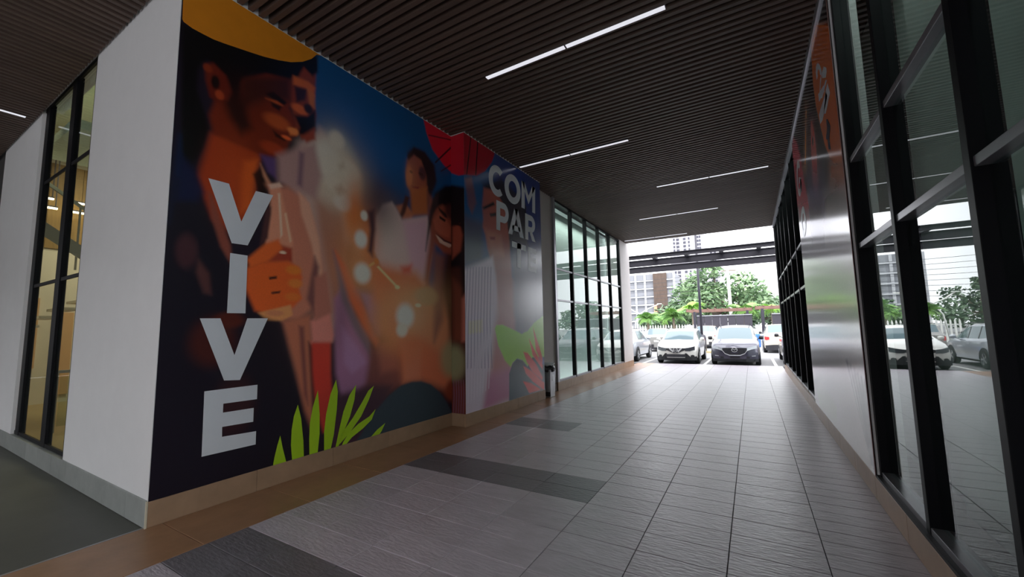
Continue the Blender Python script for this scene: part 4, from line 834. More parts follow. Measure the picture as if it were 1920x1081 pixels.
lid = crumple(0.13, 0.15, 0.74, 0.07, 0.22, 8).build('plastic_rubbish', M_bag_w, bn, smooth=True)
bm_ = empty('broom', (-4.49, 8.81, 0))
tag(bm_, 'dark red broom handle standing up behind the waste bin', 'broom')
MB().tube([(0.0, 0, 0.06), (0.0, 0.0, 1.32)], 0.012, 8).build('handle', mat('dark_red_paint', srgb(110, 34, 34), rough=0.4, vary=0.05), bm_, smooth=True)
MB().box(-0.03, 0.03, -0.045, 0.045, 0.0, 0.08).build('brush_head', M_bin_dk, bm_, bevel=0.01)
# ------------------------------------------------------------------ cars
M_tyre = mat('tyre_rubber', srgb(30, 30, 33), rough=0.85, vary=0.1)
M_rim = mat('alloy_rim', srgb(190, 192, 198), rough=0.28, metal=0.8)
M_carglass = mat('car_window_glass', srgb(104, 122, 130), rough=0.06, spec=0.5)
M_trimblk = mat('black_car_trim', srgb(40, 40, 46), rough=0.5, vary=0.08)
M_tail = mat('red_tail_lamp', srgb(200, 30, 40), rough=0.15, coat=1.0)
M_head = mat('clear_head_lamp', srgb(196, 200, 208), rough=0.12, metal=0.3, coat=1.0)
M_headdk = mat('smoked_head_lamp', srgb(70, 72, 80), rough=0.12, metal=0.2, coat=1.0)
M_plate = mat('plain_number_plate', srgb(226, 226, 220), rough=0.5)
M_chr = mat('chrome', srgb(226, 228, 232), rough=0.25, metal=0.35)
def paint_mat(name, r, g, b, metal=0.0):
    return mat(name, srgb(r, g, b), rough=0.28, metal=metal, coat=0.8, vary=0.01)

def make_car(name, paint, L=4.4, W=1.82, H=1.6, zh=0.98, zb=1.0, cowl=1.05, header=1.85, roof_end=3.75, tail=0.25, face='plain', lamps='dark', wheel_r=0.34, clear=0.2, wagon=True):
    """car with its front at y=0 and its rear at y=L, standing on z=0"""
    root = empty(name)
    hw = W / 2
    def fy(x, z):
        return 0.30 * (min(abs(x) / hw, 1)) ** 2.6 + (max(0, z - 0.55) * 0.16 if z > 0.55 else (0.55 - z) * 0.10)
    def ry(x, z):
        return -0.16 * (min(abs(x) / hw, 1)) ** 2.6 - (max(0, z - 0.6) * 0.10)
    # stations: s, top, shoulder, half width, roof half width
    rw = hw * 0.74
    st = [(0.0, zh - 0.22, zh - 0.26, hw * 0.93, hw * 0.80), (0.22, zh - 0.10, zh - 0.14, hw * 0.98, hw * 0.80), (0.55, zh, zh - 0.05, hw, hw * 0.80),
          (cowl, zh + 0.13, zb + 0.0, hw, hw * 0.86), ((cowl + header) / 2, (zh + H) / 2 + 0.01, zb, hw, rw * 1.06),
          (header, H - 0.12, zb + 0.01, hw, rw * 1.02), (header + 0.45, H - 0.02, zb + 0.02, hw, rw), (header + 0.55, H - 0.015, zb + 0.02, hw, rw),
          ((header + roof_end) / 2 + 0.35, H, zb + 0.03, hw, rw), ((header + roof_end) / 2 + 0.45, H, zb + 0.03, hw, rw),
          (roof_end, H - 0.04, zb + 0.06, hw * 0.99, rw * 0.97), (L - tail, zb + 0.14, zb + 0.06, hw * 0.98, hw * 0.78),
          (L - 0.05, zb + 0.02, zb - 0.03, hw * 0.96, hw * 0.78), (L, zb - 0.02, zb - 0.06, hw * 0.95, hw * 0.78)]
    rows = []
    for s, zt, zs, w, r in st:
        cabin = zt - zs > 0.25
        mid = zt - zs > 0.1
        pts = [(0, clear), (w * 0.82, clear), (w * 0.975, clear + 0.1), (w, 0.55), (w * 0.99, zs - 0.10), (w * 0.955, zs)]
        if cabin:
            pts += [(w * 0.93, zs + 0.03), (r + 0.03, zt - 0.10), (r * 0.92, zt - 0.025), (r * 0.5, zt), (0, zt + 0.012)]
        else:
            pts += [(w * 0.92, zs + (zt - zs) * .3), (w * 0.86, zs + (zt - zs) * .65), (w * 0.74, zt - 0.005), (w * 0.4, zt), (0, zt + 0.012)]
        row = []
        for x, z in pts:
            y = s
            if s < 0.9:
                y = s + fy(x, z) * (1 - s / 0.9)
            if s > L - 0.6:
                y = s + ry(x, z) * (1 - (L - s) / 0.6)
            row.append((x, y, z))
        rows.append(row)
    NP = len(rows[0])
    bins = {'body': MB(), 'windscreen': MB(), 'rear_window': MB(), 'sill_trim': MB()}
    for i in range(len(rows) - 1):
        for j in range(NP - 1):
            q = [rows[i][j], rows[i + 1][j], rows[i + 1][j + 1], rows[i][j + 1]]
            key = 'body'
            if j in (8, 9) and i in (3, 4):
                key = 'windscreen'
            elif j in (8, 9) and i == 10:
                key = 'rear_window'
            elif j == 6 and i in (4, 5, 7, 9):
                key = 'side_window'
            elif j == 6 and i in (6, 8):
                key = 'pillar_trim'
            elif j in (0, 1):
                key = 'sill_trim'
            for sgn in (1, -1):
                p = [(sgn * x, y, z) for x, y, z in q]
                kk = key
                if key in ('side_window', 'pillar_trim'):
                    kk = (key, (i, i + 1)[key == 'side_window' and i == 4], sgn)
                elif key == 'sill_trim':
                    kk = key
                bins.setdefault(kk, MB()).quad(*(p if sgn > 0 else p[::-1]))
    # front and rear caps
    for row, fn, s0 in ((rows[0], fy, 0.0), (rows[-1], ry, L)):
        lv = row[1:]
        for j in range(len(lv) - 1):
            n = 12
            for k in range(n):
                a0, a1 = -1 + 2 * k / n, -1 + 2 * (k + 1) / n
                f = lambda a, P: (P[0] * a, s0 + fn(P[0] * a, P[2]), P[2])
                q = [f(a0, lv[j]), f(a1, lv[j]), f(a1, lv[j + 1]), f(a0, lv[j + 1])]
                bins['body' if j > 0 else 'sill_trim'].quad(*q)
    mats = {'body': paint, 'windscreen': M_carglass, 'rear_window': M_carglass, 'side_window': M_carglass, 'pillar_trim': M_trimblk, 'sill_trim': M_trimblk}
    for k, mbk in bins.items():
        k = k if isinstance(k, str) else k[0]
        o = mbk.build(k, mats[k], root)
        bm = bmesh.new()
        bm.from_mesh(o.data)
        bmesh.ops.remove_doubles(bm, verts=bm.verts, dist=0.0008)
        bmesh.ops.recalc_face_normals(bm, faces=bm.faces)
        bm.to_mesh(o.data)
        bm.free()
        o.data.polygons.foreach_set('use_smooth', [True] * len(o.data.polygons))
        if k == 'body':
            md = o.modifiers.new('edge', 'EDGE_SPLIT')
            md.split_angle = math.radians(38)
    # wheels with their arches
    for wy in (0.88, L - 0.86):
        for sgn in (1, -1):
            w = empty('wheel', (sgn * (hw - 0.10), wy, wheel_r))
            w.parent = root
            d = 0.20
            MB().lathe([(wheel_r * 0.62, -d / 2), (wheel_r * 0.93, -d / 2), (wheel_r, -d / 3), (wheel_r, d / 3), (wheel_r * 0.93, d / 2), (wheel_r * 0.62, d / 2)], 22, 'x').build('tyre', M_tyre, w, smooth=False)
            rm = MB().lathe([(wheel_r * 0.64, d / 2 - 0.03), (wheel_r * 0.60, d / 2 + 0.004), (wheel_r * 0.54, d / 2 - 0.02)], 20, 'x')
            rm.lathe([(wheel_r * 0.16, d / 2 - 0.02), (wheel_r * 0.14, d / 2 + 0.006)], 12, 'x')
            for k in range(5):
                a = 2 * math.pi * k / 5
                rm.beam((d / 2 - 0.005, 0, 0), (d / 2 - 0.005, wheel_r * 0.6 * math.cos(a), wheel_r * 0.6 * math.sin(a)), 0.06, 0.02, up=(1, 0, 0))
            rim = rm.build('rim', M_rim, w)
            if sgn < 0:
                w.rotation_euler = (0, 0, math.pi)
            ar = MB()
            n = 16
            for k in range(n):
                a0, a1 = math.pi * k / n, math.pi * (k + 1) / n
                R1, R0 = wheel_r * 1.2, wheel_r * 0.2
                X = sgn * (hw + 0.004)
                ar.quad((X, wy + R0 * math.cos(a0), wheel_r + R0 * math.sin(a0)), (X, wy + R1 * math.cos(a0), wheel_r + R1 * math.sin(a0)),
                        (X, wy + R1 * math.cos(a1), wheel_r + R1 * math.sin(a1)), (X, wy + R0 * math.cos(a1), wheel_r + R0 * math.sin(a1)))
                ar.quad((X, wy + R1 * math.cos(a0), wheel_r + R1 * math.sin(a0)), (X - sgn * 0.08, wy + R1 * math.cos(a0), wheel_r + R1 * math.sin(a0)),
                        (X - sgn * 0.08, wy + R1 * math.cos(a1), wheel_r + R1 * math.sin(a1)), (X, wy + R1 * math.cos(a1), wheel_r + R1 * math.sin(a1)))
            ar.build('wheel_arch', M_trimblk, root)
            w.location.x = sgn * (hw - 0.085)
    # strips laid on the nose or the tail: columns of (x, z low, z high)
    def strip(nm, colsx, m, fn, s0, off, mirror=False, parent=None):
        for sg in ((1, -1) if mirror else (1,)):
            mbs = MB()
            for (xa, la, ha), (xb, lb, hb) in zip(colsx[:-1], colsx[1:]):
                q = [(sg * xa, s0 + fn(xa, la) + off, la), (sg * xb, s0 + fn(xb, lb) + off, lb), (sg * xb, s0 + fn(xb, hb) + off, hb), (sg * xa, s0 + fn(xa, ha) + off, ha)]
                mbs.quad(*q)
            o = mbs.build(nm, m, parent or root)
            sd = o.modifiers.new('thickness', 'SOLIDIFY')
            sd.thickness = 0.012
            sd.offset = 0
    h0 = zh - 0.22
    if face == 'vee':       # wide dark grille with a bright V and a round badge
        strip('grille', [(-0.48, h0 - 0.06, h0 + 0.0), (-0.25, h0 - 0.15, h0 + 0.0), (-0.1, h0 - 0.22, h0), (0.1, h0 - 0.22, h0), (0.25, h0 - 0.15, h0), (0.48, h0 - 0.06, h0)], M_trimblk, fy, 0, -0.012)
        strip('headlamp', [(0.40, h0 - 0.13, h0 - 0.0), (0.60, h0 - 0.13, h0 + 0.03), (0.79, h0 - 0.08, h0 + 0.08)], M_headdk, fy, 0, -0.016, True)
        strip('chrome_vee', [(0.10, h0 - 0.21, h0 - 0.13), (0.18, h0 - 0.13, h0 - 0.03), (0.27, h0 - 0.04, h0 + 0.005)], M_chr, fy, 0, -0.022, True)
        bd = MB()
        for k in range(18):
            a0, a1 = 2 * math.pi * k / 18, 2 * math.pi * (k + 1) / 18
            bd.beam((0.092 * math.cos(a0), -0.022, h0 - 0.085 + 0.092 * math.sin(a0)), (0.092 * math.cos(a1), -0.022, h0 - 0.085 + 0.092 * math.sin(a1)), 0.026, 0.026)
        bd.box(-0.12, 0.12, -0.036, -0.012, h0 - 0.099, h0 - 0.071)
        bd.build('badge', M_chr, root)
        strip('lower_bumper', [(-0.86, 0.18, 0.36), (-0.66, 0.18, 0.34), (-0.60, 0.18, 0.34), (-0.46, 0.18, 0.50), (0.46, 0.18, 0.50), (0.60, 0.18, 0.34), (0.66, 0.18, 0.34), (0.86, 0.18, 0.36)], M_trimblk, fy, 0, -0.012)
        strip('fog_lamp', [(0.62, 0.33, 0.41), (0.70, 0.33, 0.43), (0.76, 0.33, 0.40)], M_trimblk, fy, 0, -0.016, True)
        strip('air_intake', [(-0.42, 0.33, 0.46), (0, 0.33, 0.46), (0.42, 0.33, 0.46)], mat('intake_mesh', srgb(58, 58, 66), rough=0.6), fy, 0, -0.02)
    elif face == 'shield':  # deep shield grille with a chrome wing and an oval badge
        strip('grille', [(-0.46, h0 - 0.10, h0 - 0.01), (-0.36, h0 - 0.23, h0), (-0.2, h0 - 0.30, h0), (0.2, h0 - 0.30, h0), (0.36, h0 - 0.23, h0), (0.46, h0 - 0.10, h0 - 0.01)], M_trimblk, fy, 0, -0.012)
        strip('chrome_wing', [(-0.62, h0 - 0.07, h0 - 0.045), (-0.47, h0 - 0.12, h0 - 0.085), (-0.37, h0 - 0.25, h0 - 0.225), (-0.2, h0 - 0.325, h0 - 0.295), (0.2, h0 - 0.325, h0 - 0.295), (0.37, h0 - 0.25, h0 - 0.225), (0.47, h0 - 0.12, h0 - 0.085), (0.62, h0 - 0.07, h0 - 0.045)], M_chr, fy, 0, -0.022)
        strip('headlamp', [(0.46, h0 - 0.10, h0 - 0.01), (0.62, h0 - 0.07, h0 + 0.05), (0.82, h0 - 0.03, h0 + 0.10)], M_head, fy, 0, -0.016, True)
        bd = MB()
        for k in range(20):
            a0, a1 = 2 * math.pi * k / 20, 2 * math.pi * (k + 1) / 20
            bd.beam((0.105 * math.cos(a0), -0.022, h0 - 0.08 + 0.085 * math.sin(a0)), (0.105 * math.cos(a1), -0.022, h0 - 0.08 + 0.085 * math.sin(a1)), 0.016, 0.02)
        for sg in (1, -1):
            bd.beam((sg * 0.10, -0.022, h0 - 0.06), (sg * 0.045, -0.022, h0 - 0.05), 0.014, 0.02)
            bd.beam((sg * 0.045, -0.022, h0 - 0.05), (0, -0.022, h0 - 0.095), 0.014, 0.02)
        bd.build('badge', M_chr, root)
        strip('lower_bumper', [(-0.86, 0.18, 0.30), (-0.4, 0.18, 0.28), (0.4, 0.18, 0.28), (0.86, 0.18, 0.30)], M_trimblk, fy, 0, -0.012)
        strip('air_intake', [(-0.55, 0.32, 0.40), (0, 0.32, 0.41), (0.55, 0.32, 0.40)], M_trimblk, fy, 0, -0.014)
        strip('fog_lamp', [(0.62, 0.40, 0.43), (0.76, 0.41, 0.45)], M_head, fy, 0, -0.016, True)
    else:
        strip('grille', [(-0.42, h0 - 0.14, h0 - 0.02), (0, h0 - 0.16, h0 - 0.01), (0.42, h0 - 0.14, h0 - 0.02)], M_trimblk, fy, 0, -0.012)
        strip('headlamp', [(0.45, h0 - 0.14, h0 - 0.0), (0.78, h0 - 0.10, h0 + 0.05)], M_head, fy, 0, -0.014, True)
        strip('lower_bumper', [(-0.82, 0.18, 0.36), (0, 0.18, 0.38), (0.82, 0.18, 0.36)], M_trimblk, fy, 0, -0.012)
    # tail
    t0 = zb - 0.10
    strip('tail_lamp', [(0.62, t0 - 0.16, t0 - 0.02), (0.76, t0 - 0.2, t0 + 0.0), (hw * 0.93, t0 - 0.16, t0 + 0.02)], M_tail, ry, L, 0.014, True)
    strip('rear_bumper', [(-0.84, 0.18, 0.46), (-0.4, 0.18, 0.5), (0.4, 0.18, 0.5), (0.84, 0.18, 0.46)], M_trimblk, ry, L, 0.012)
    strip('number_plate', [(-0.16, 0.66, 0.78), (0.16, 0.66, 0.78)], M_plate, ry, L, 0.018)
    for sgn in (1, -1):
        mm = MB().lathe([(0.03, -0.09), (0.075, -0.06), (0.085, 0.03), (0.06, 0.09)], 12, 'x', (sgn * (hw + 0.09), cowl + 0.42, zb + 0.10))
        mm.beam((sgn * (hw * 0.93), cowl + 0.42, zb + 0.03), (sgn * (hw + 0.06), cowl + 0.42, zb + 0.07), 0.04, 0.03)
        mm.build('mirror', M_trimblk if lamps == 'dark' else paint, root, smooth=True)
        MB().box(sgn * (hw + 0.002) - 0.012, sgn * (hw + 0.002) + 0.012, header + 0.62, header + 0.78, 0.84, 0.87).build('door_handle', M_chr, root)
        MB().beam((sgn * rw * 0.92, header + 0.2, H + 0.03), (sgn * rw * 0.90, roof_end - 0.15, H + 0.01), 0.03, 0.03).build('roof_rail', M_trimblk, root)
    return root

ASPH = -0.09
def park(car, x, y, rz, label, L, group=None):
    """place by the point of the car that is nearest to the passage"""
    car.location = (x, y, ASPH)
    car.rotation_euler = (0, 0, rz)
    tag(car, label, 'car', group)
    return car
P_white = paint_mat('white_car_paint', 232, 230, 226)
P_navy = paint_mat('dark_slate_car_paint', 62, 60, 78, 0.3)
P_silver = paint_mat('silver_car_paint', 186, 190, 200, 0.5)
P_grey = paint_mat('grey_car_paint', 150, 148, 146, 0.4)
P_beige = paint_mat('beige_car_paint', 204, 196, 184, 0.2)
P_black = paint_mat('black_car_paint', 34, 34, 40, 0.2)
park(make_car('crossover_car', P_white, L=4.38, W=1.80, H=1.60, zh=0.95, face='vee', lamps='paint'), -3.08, 19.75, 0, 'white crossover facing the passage with bright V grille', 4.38)
park(make_car('crossover_car', P_navy, L=4.55, W=1.86, H=1.72, zh=0.98, zb=1.05, face='shield'), -0.72, 19.7, 0, 'dark slate crossover facing the passage with shield grille', 4.55)
# rz = pi: the rear points at the passage
park(make_car('estate_car', P_silver, L=4.5, W=1.80, H=1.62, lamps='paint'), -5.93, 20.1 + 4.5, math.pi, 'silver car seen from behind at the left exit column', 4.5)
park(make_car('hatchback_car', P_grey, L=4.2, W=1.74, H=1.6, zb=1.02), -5.75, 29.2 + 4.2, math.pi, 'grey hatchback parked behind the white crossover', 4.2)
park(make_car('van', P_beige, L=4.4, W=1.70, H=1.72, zb=1.12, roof_end=4.1, tail=0.12), -3.1, 34.0 + 4.4, math.pi, 'pale van parked behind the lamp post', 4.4)
park(make_car('sport_utility_car', P_beige, L=4.6, W=1.84, H=1.72, zb=1.08), 1.45, 29.0 + 4.6, math.pi, 'beige car seen from behind, right of the dark slate crossover', 4.6)
park(make_car('pickup_car', P_beige, L=4.7, W=1.86, H=1.74, zb=1.1), 2.0, 20.2 + 4.7, math.pi, 'pale car half hidden behind the right glass wall', 4.7)
park(make_car('saloon_car', P_white, L=4.5, W=1.78, H=1.48), -8.4, 27.0 + 4.5, math.pi, 'white car deep in the lot behind the silver car', 4.5)
park(make_car('saloon_car', P_black, L=4.5, W=1.80, H=1.5), -8.6, 20.1, 0, 'black car hidden left of the silver car', 4.5)
park(make_car('saloon_car', P_silver, L=4.5, W=1.80, H=1.55), 4.6, 20.4, 0, 'silver car mirrored in the left glass wall', 4.5)
# ------------------------------------------------------------------ parking lot and what stands behind it
lot = structure(MB().box(-160, 160, 17.0, 420, -0.5, -0.09).build('parking_lot', M_asphalt), 'light grey asphalt of the parking lot')
structure(MB().box(-160, 160, -160, -9.5, -0.5, -0.09).build('street', M_asphalt), 'asphalt behind the viewer')
for x in (-9.6, -7.2, -4.6, -1.95, 0.75, 3.3):
    MB().box(x - 0.06, x + 0.06, 19.4, 24.6, -0.09, -0.086).build('parking_line', M_line, lot)
for x in (-7.0, -4.5, -1.9, 0.4, 2.8):
    MB().box(x - 0.06, x + 0.06, 28.6, 33.6, -0.09, -0.086).build('parking_line', M_line, lot)

# steel canopy beams across the exit
M_beam = mat('charcoal_steel', srgb(40, 38, 46), rough=0.6, spec=0.3, vary=0.1)
cb = empty('canopy_beams', (-2, 22, 4.7))
tag(cb, 'dark steel canopy beams crossing the sky beyond the exit', 'canopy')
for (yy, z0, z1) in ((21.0, 5.08, 5.27), (22.2, 4.87, 5.20), (23.6, 4.70, 5.03)):
    m = MB()
    for (za, zb_) in ((z0, z0 + 0.03), (z1 - 0.03, z1)):
        m.box(-14, 12, yy - 2 - 20 - 0.09, yy - 2 - 20 + 0.09, za - 4.7, zb_ - 4.7)
    m.box(-14, 12, yy - 22 - 0.02, yy - 22 + 0.02, z0 - 4.7, z1 - 4.7)
    m.build('beam', M_beam, cb)
for k in range(17):
    x = -13 + k * 1.55
    MB().box(x - 0.09, x + 0.09, -1.0, 0.2, 0.44, 0.54).build('cross_member', M_beam, cb)
for x in (-12.6, 10.6):
    for yy in (-1.0, 1.6):
        MB().box(x - 0.12, x + 0.12, yy - 0.12, yy + 0.12, -4.79, 0.1).build('post', M_beam, cb)

# lamp post with its black sleeve
lp = empty('lamp_post', (-2.85, 29.0, ASPH))
tag(lp, 'black lamp post with thick black sleeve between the two crossovers', 'lamp post')
M_lpost = mat('black_post_paint', srgb(44, 42, 54), rough=0.45, vary=0.06)
MB().tube([(0, 0, 0), (0, 0, 9.5)], [0.085, 0.06], 12).build('pole', M_lpost, lp, smooth=True)
MB().lathe([(0.24, 0.0), (0.24, 0.95), (0.2, 1.1), (0.1, 1.16)], 18).build('sleeve', M_lpost, lp, smooth=True)
MB().beam((0, 0, 9.4), (1.2, 0, 9.6), 0.08, 0.06).build('arm', M_lpost, lp)
MB().box(0.9, 1.7, -0.14, 0.14, 9.52, 9.62).build('lamp_head', M_lpost, lp, bevel=0.02)
structure(MB().box(-3.5, -2.2, 28.4, 29.7, -0.1, 0.02).build('kerb_island', mat('yellow_kerb', srgb(176, 160, 124), rough=0.8, vary=0.15)), 'small yellow edged kerb round the lamp post')

# dark hoarding
M_hoard = mat('charcoal_sheet', srgb(48, 45, 55), rough=0.6, vary=0.08)
def hoarding(x0, x1, y, h, label):
    r = empty('hoarding', ((x0 + x1) / 2, y, ASPH))
    n = max(1, round((x1 - x0) / 0.62))
    w = (x1 - x0) / n
    for i in range(n):
        a = x0 + i * w - (x0 + x1) / 2
        MB().box(a + 0.01, a + w - 0.01, -0.03 - 0.03 * (i % 2), 0.03, 0.0, h).build('sheet', M_hoard, r)
    MB().box(x0 - (x0 + x1) / 2, x1 - (x0 + x1) / 2, -0.1, 0.06, h, h + 0.08).build('capping', M_alu, r)
    tag(r, label, 'hoarding')
hoarding(-4.25, 0.05, 40.0, 2.55, 'long charcoal hoarding behind the parked cars')
hoarding(1.45, 6.5, 40.0, 2.55, 'short charcoal hoarding at the right edge of the lot')

# rust coloured pergolas
M_rust = mat('rust_brown_steel', srgb(122, 92, 82), rough=0.7, vary=0.15)
def pergola(x0, x1, y, z, posts, label):
    r = empty('pergola', ((x0 + x1) / 2, y, ASPH))
    c = (x0 + x1) / 2
    for d in (0, 2.4):
        MB().box(x0 - c, x1 - c, d - 0.06, d + 0.06, z - 0.11, z + 0.11).build('beam', M_rust, r)
    n = int((x1 - x0) / 0.6)
    for k in range(n + 1):
        MB().box(x0 - c + k * 0.6, x0 - c + k * 0.6 + 0.06, -0.25, 2.65, z + 0.11, z + 0.19).build('rafter', M_rust, r)
    for x in posts:
        for d in (0, 2.4):
            MB().box(x - c - 0.1, x - c + 0.1, d - 0.1, d + 0.1, 0, z - 0.11).build('post', M_lpost, r)
    tag(r, label, 'pergola')
pergola(-5.3, 0.1, 41.5, 3.12, (-4.6, -0.3), 'low rust brown pergola above the long hoarding')
pergola(0.32, 6.0, 41.0, 3.2, (0.85, 5.6), 'rust brown pergola with dark post at the right of the lot')
bd_ = empty('plastic_drum', (0.2, 36.5, ASPH))
tag(bd_, 'small blue drum beside the pergola post', 'drum')
MB().lathe([(0.25, 0), (0.28, 0.1), (0.28, 0.9), (0.25, 1.0)], 16).build('body', mat('blue_plastic', srgb(40, 96, 170), rough=0.5), bd_, smooth=True)
MB().lathe([(0.2, 1.0), (0.2, 1.12), (0.12, 1.16)], 14).build('lid', M_line, bd_, smooth=True)

# white picket fence
fe = empty('picket_fence', (-8.4, 46.0, ASPH))
tag(fe, 'white picket fence at the far left of the parking lot', 'fence')
M_pick = mat('white_fence_paint', srgb(222, 222, 218), rough=0.7, vary=0.08)
pk = prism([(-0.06, 0), (0.06, 0), (0.06, 1.72), (0, 1.9), (-0.06, 1.72)], 'y', -0.02, 0.02).mesh('picket', M_pick)
for k in range(30):
    put('picket', pk, fe, (-3.9 + k * 0.27, 0, 0))
for z in (0.5, 1.4):
    MB().box(-4.0, 4.0, 0.02, 0.06, z, z + 0.08).build('rail', M_pick, fe)

# ------------------------------------------------------------------ trees and palms
def leaf_mat(name, a, b):
    m = bpy.data.materials.new(name)
    m.use_nodes = True
    nt = m.node_tree
    bs = nt.nodes['Principled BSDF']
    geo = nt.nodes.new('ShaderNodeNewGeometry')
    no = nt.nodes.new('ShaderNodeTexNoise')
    no.inputs['Scale'].default_value = 0.9
    no.inputs['Detail'].default_value = 4
    nt.links.new(geo.outputs['Position'], no.inputs['Vector'])
    cr = nt.nodes.new('ShaderNodeValToRGB')
    cr.color_ramp.elements[0].position = 0.35
    cr.color_ramp.elements[0].color = (*a, 1)
    cr.color_ramp.elements[1].position = 0.65
    cr.color_ramp.elements[1].color = (*b, 1)
    nt.links.new(no.outputs[0], cr.inputs[0])
    nt.links.new(cr.outputs[0], bs.inputs['Base Color'])
    bs.inputs['Roughness'].default_value = 0.6
    return m
M_leafA = leaf_mat('mid_green_foliage', srgb(78, 108, 74), srgb(124, 150, 108))
M_leafB = leaf_mat('grey_green_foliage', srgb(74, 98, 76), srgb(110, 134, 104))
M_leafC = leaf_mat('bright_palm_green', srgb(110, 160, 60), srgb(160, 204, 92))
M_leafD = leaf_mat('palm_green', srgb(84, 128, 62), srgb(128, 166, 88))
M_bark = mat('grey_bark', srgb(120, 108, 96), rough=0.9, vary=0.2, scale=8)
def foliage(blobs, dens, size, seed):
    rnd = random.Random(seed)
    m = MB()
    for (cx, cy, cz, rx, ry, rz) in blobs:
        n = int(dens * (rx * ry + rx * rz + ry * rz))
        for _ in range(n):
            while True:
                d = Vector((rnd.gauss(0, 1), rnd.gauss(0, 1), rnd.gauss(0, 1)))
                if d.length > 0.1:
                    break
            d.normalize()
            r = rnd.uniform(0.55, 1.05)
            p = Vector((cx + d.x * rx * r, cy + d.y * ry * r, cz + d.z * rz * r))
            s = size * rnd.uniform(0.6, 1.3)
            a = Vector((rnd.uniform(-1, 1), rnd.uniform(-1, 1), rnd.uniform(-.6, .6))).normalized() * s
            b = a.cross(d + Vector((rnd.uniform(-.5, .5), rnd.uniform(-.5, .5), rnd.uniform(-.5, .5)))).normalized() * s * 0.6
            m.quad(p - a, p - b * 0.9, p + a, p + b * 0.9)
    return m
def tree(name, label, x, y, h, blobs, m, dens=26, size=0.28, seed=1, group=None):
    t = empty(name, (x, y, ASPH))
    f = foliage(blobs, dens, size, seed).build('foliage', m, t)
    tr = MB().tube([(0, 0, 0), (0.1, 0, h * 0.35), (0.0, 0.1, h * 0.6)], [0.35, 0.26, 0.16], 10)
    rnd = random.Random(seed)
    for (bx_, by_, bz_, *_r) in blobs:
        tr.tube([(0.05, 0, h * 0.36), (bx_ * 0.5, by_ * 0.5, h * 0.36 + (bz_ - h * 0.36) * 0.6), (bx_, by_, bz_)], [0.16, 0.1, 0.04], 6)
    tr.build('trunk', M_bark, t, smooth=True)
    tag(t, label, 'tree', group)
    return t
def dome(cx, w, z0, z1, n, seed, depth=3.5):
    rnd = random.Random(seed)
    out = []
    for k in range(n):
        a = rnd.uniform(-1, 1)
        top = z0 + (z1 - z0) * (1 - a * a) ** 0.5
        r = rnd.uniform(1.0, 1.9)
        z = rnd.uniform(z0, max(z0 + 0.2, top - r * 0.6))
        out.append((cx + a * w, rnd.uniform(-depth, depth), z, r * 1.25, r * 1.1, r * 0.8))
    return out
tree('rain_tree', 'large round-topped green tree rising behind the hoarding', -3.0, 57, 9.0, dome(-0.6, 5.0, 2.8, 9.2, 34, 4), M_leafA, 30, 0.3, 2)
tree('spreading_tree', 'lower spreading tree right of the round-topped tree', 3.2, 66, 6.8, dome(0, 4.2, 2.2, 6.0, 22, 6), M_leafB, 28, 0.3, 3)
tree('spreading_tree', 'lower dark tree left of the round-topped tree', -10.3, 66, 6.2, dome(0, 2.8, 2.0, 5.6, 16, 9), M_leafB, 28, 0.3, 5)
tree('spreading_tree', 'distant tree at the right end of the lot', 9.6, 75, 6.4, dome(0, 3.6, 2.0, 5.4, 18, 12), M_leafA, 24, 0.32, 7)
for i, (x, w) in enumerate(((-30, 4), (-19, 4), (16, 4), (26, 4), (36, 4), (47, 4))):
    tree('street_tree', ['leafy street tree far to the left beyond the silver car', 'leafy street tree behind the picket fence', 'leafy tree mirrored first in the left glass wall', 'leafy tree mirrored second in the left glass wall', 'leafy tree out on the right of the lot', 'leafy tree furthest right of the lot'][i],
         x * 1.4, 84, 8.0, dome(0, w, 1.8, 8.0, 18, 20 + i), M_leafB, 22, 0.34, 30 + i)

def frond_mesh(Lf, name, m):
    mb = MB()
    n = 9
    pr = None
    for k in range(n):
        t = k / (n - 1)
        x = Lf * t * (1 - 0.18 * t)
        z = 0.55 * Lf * t - 0.85 * Lf * t * t
        p = Vector((x, 0, z))
        if pr is not None:
            mb.beam(pr, p, 0.035, 0.03)
            if k < n:
                wl = Lf * 0.34 * math.sin(math.pi * min(0.98, t * 0.9 + 0.08))
                for s in (1, -1):
                    for q in (0.0, 0.5):
                        b = pr.lerp(p, q)
                        tip = b + Vector((0.12 * Lf, s * wl, -wl * 0.55))
                        mb.quad(b, b + Vector((0.07 * Lf, 0, 0)), tip, tip - Vector((0.03 * Lf, 0, 0)))
        pr = p
    return mb.mesh(name, m)
FR = {}
def palm(x, y, h, r, label, m, n=13, seed=0):
    t = empty('palm_tree', (x, y, ASPH))
    MB().tube([(0, 0, 0), (0.06, 0, h * 0.5), (0.02, 0, h)], [0.17, 0.13, 0.11], 10).build('trunk', M_bark, t, smooth=True)
    key = (m.name, round(r, 1))
    if key not in FR:
        FR[key] = frond_mesh(r, 'frond', m)
    rnd = random.Random(seed)
    for k in range(n):
        o = put('frond', FR[key], t, (0, 0, h))
        o.rotation_euler = (0, rnd.uniform(-0.75, 0.35), 2 * math.pi * k / n + rnd.uniform(-.2, .2))
    tag(t, label, 'palm tree', 'palms along the parking lot')
palm(-8.6, 40, 2.5, 1.4, 'leftmost palm before the picket fence', M_leafD, seed=1)
palm(-8.6, 49, 2.4, 1.4, 'low palm behind the leftmost palm', M_leafD, seed=7)
palm(-6.75, 43, 2.8, 1.7, 'palm with pale trunk before the grey building', M_leafD, seed=2)
palm(-5.35, 46.5, 3.7, 1.5, 'bright green palm at the left end of the hoarding', M_leafC, seed=3)
palm(-0.6, 47, 3.2, 2.0, 'wide palm above the long hoarding', M_leafD, seed=4)
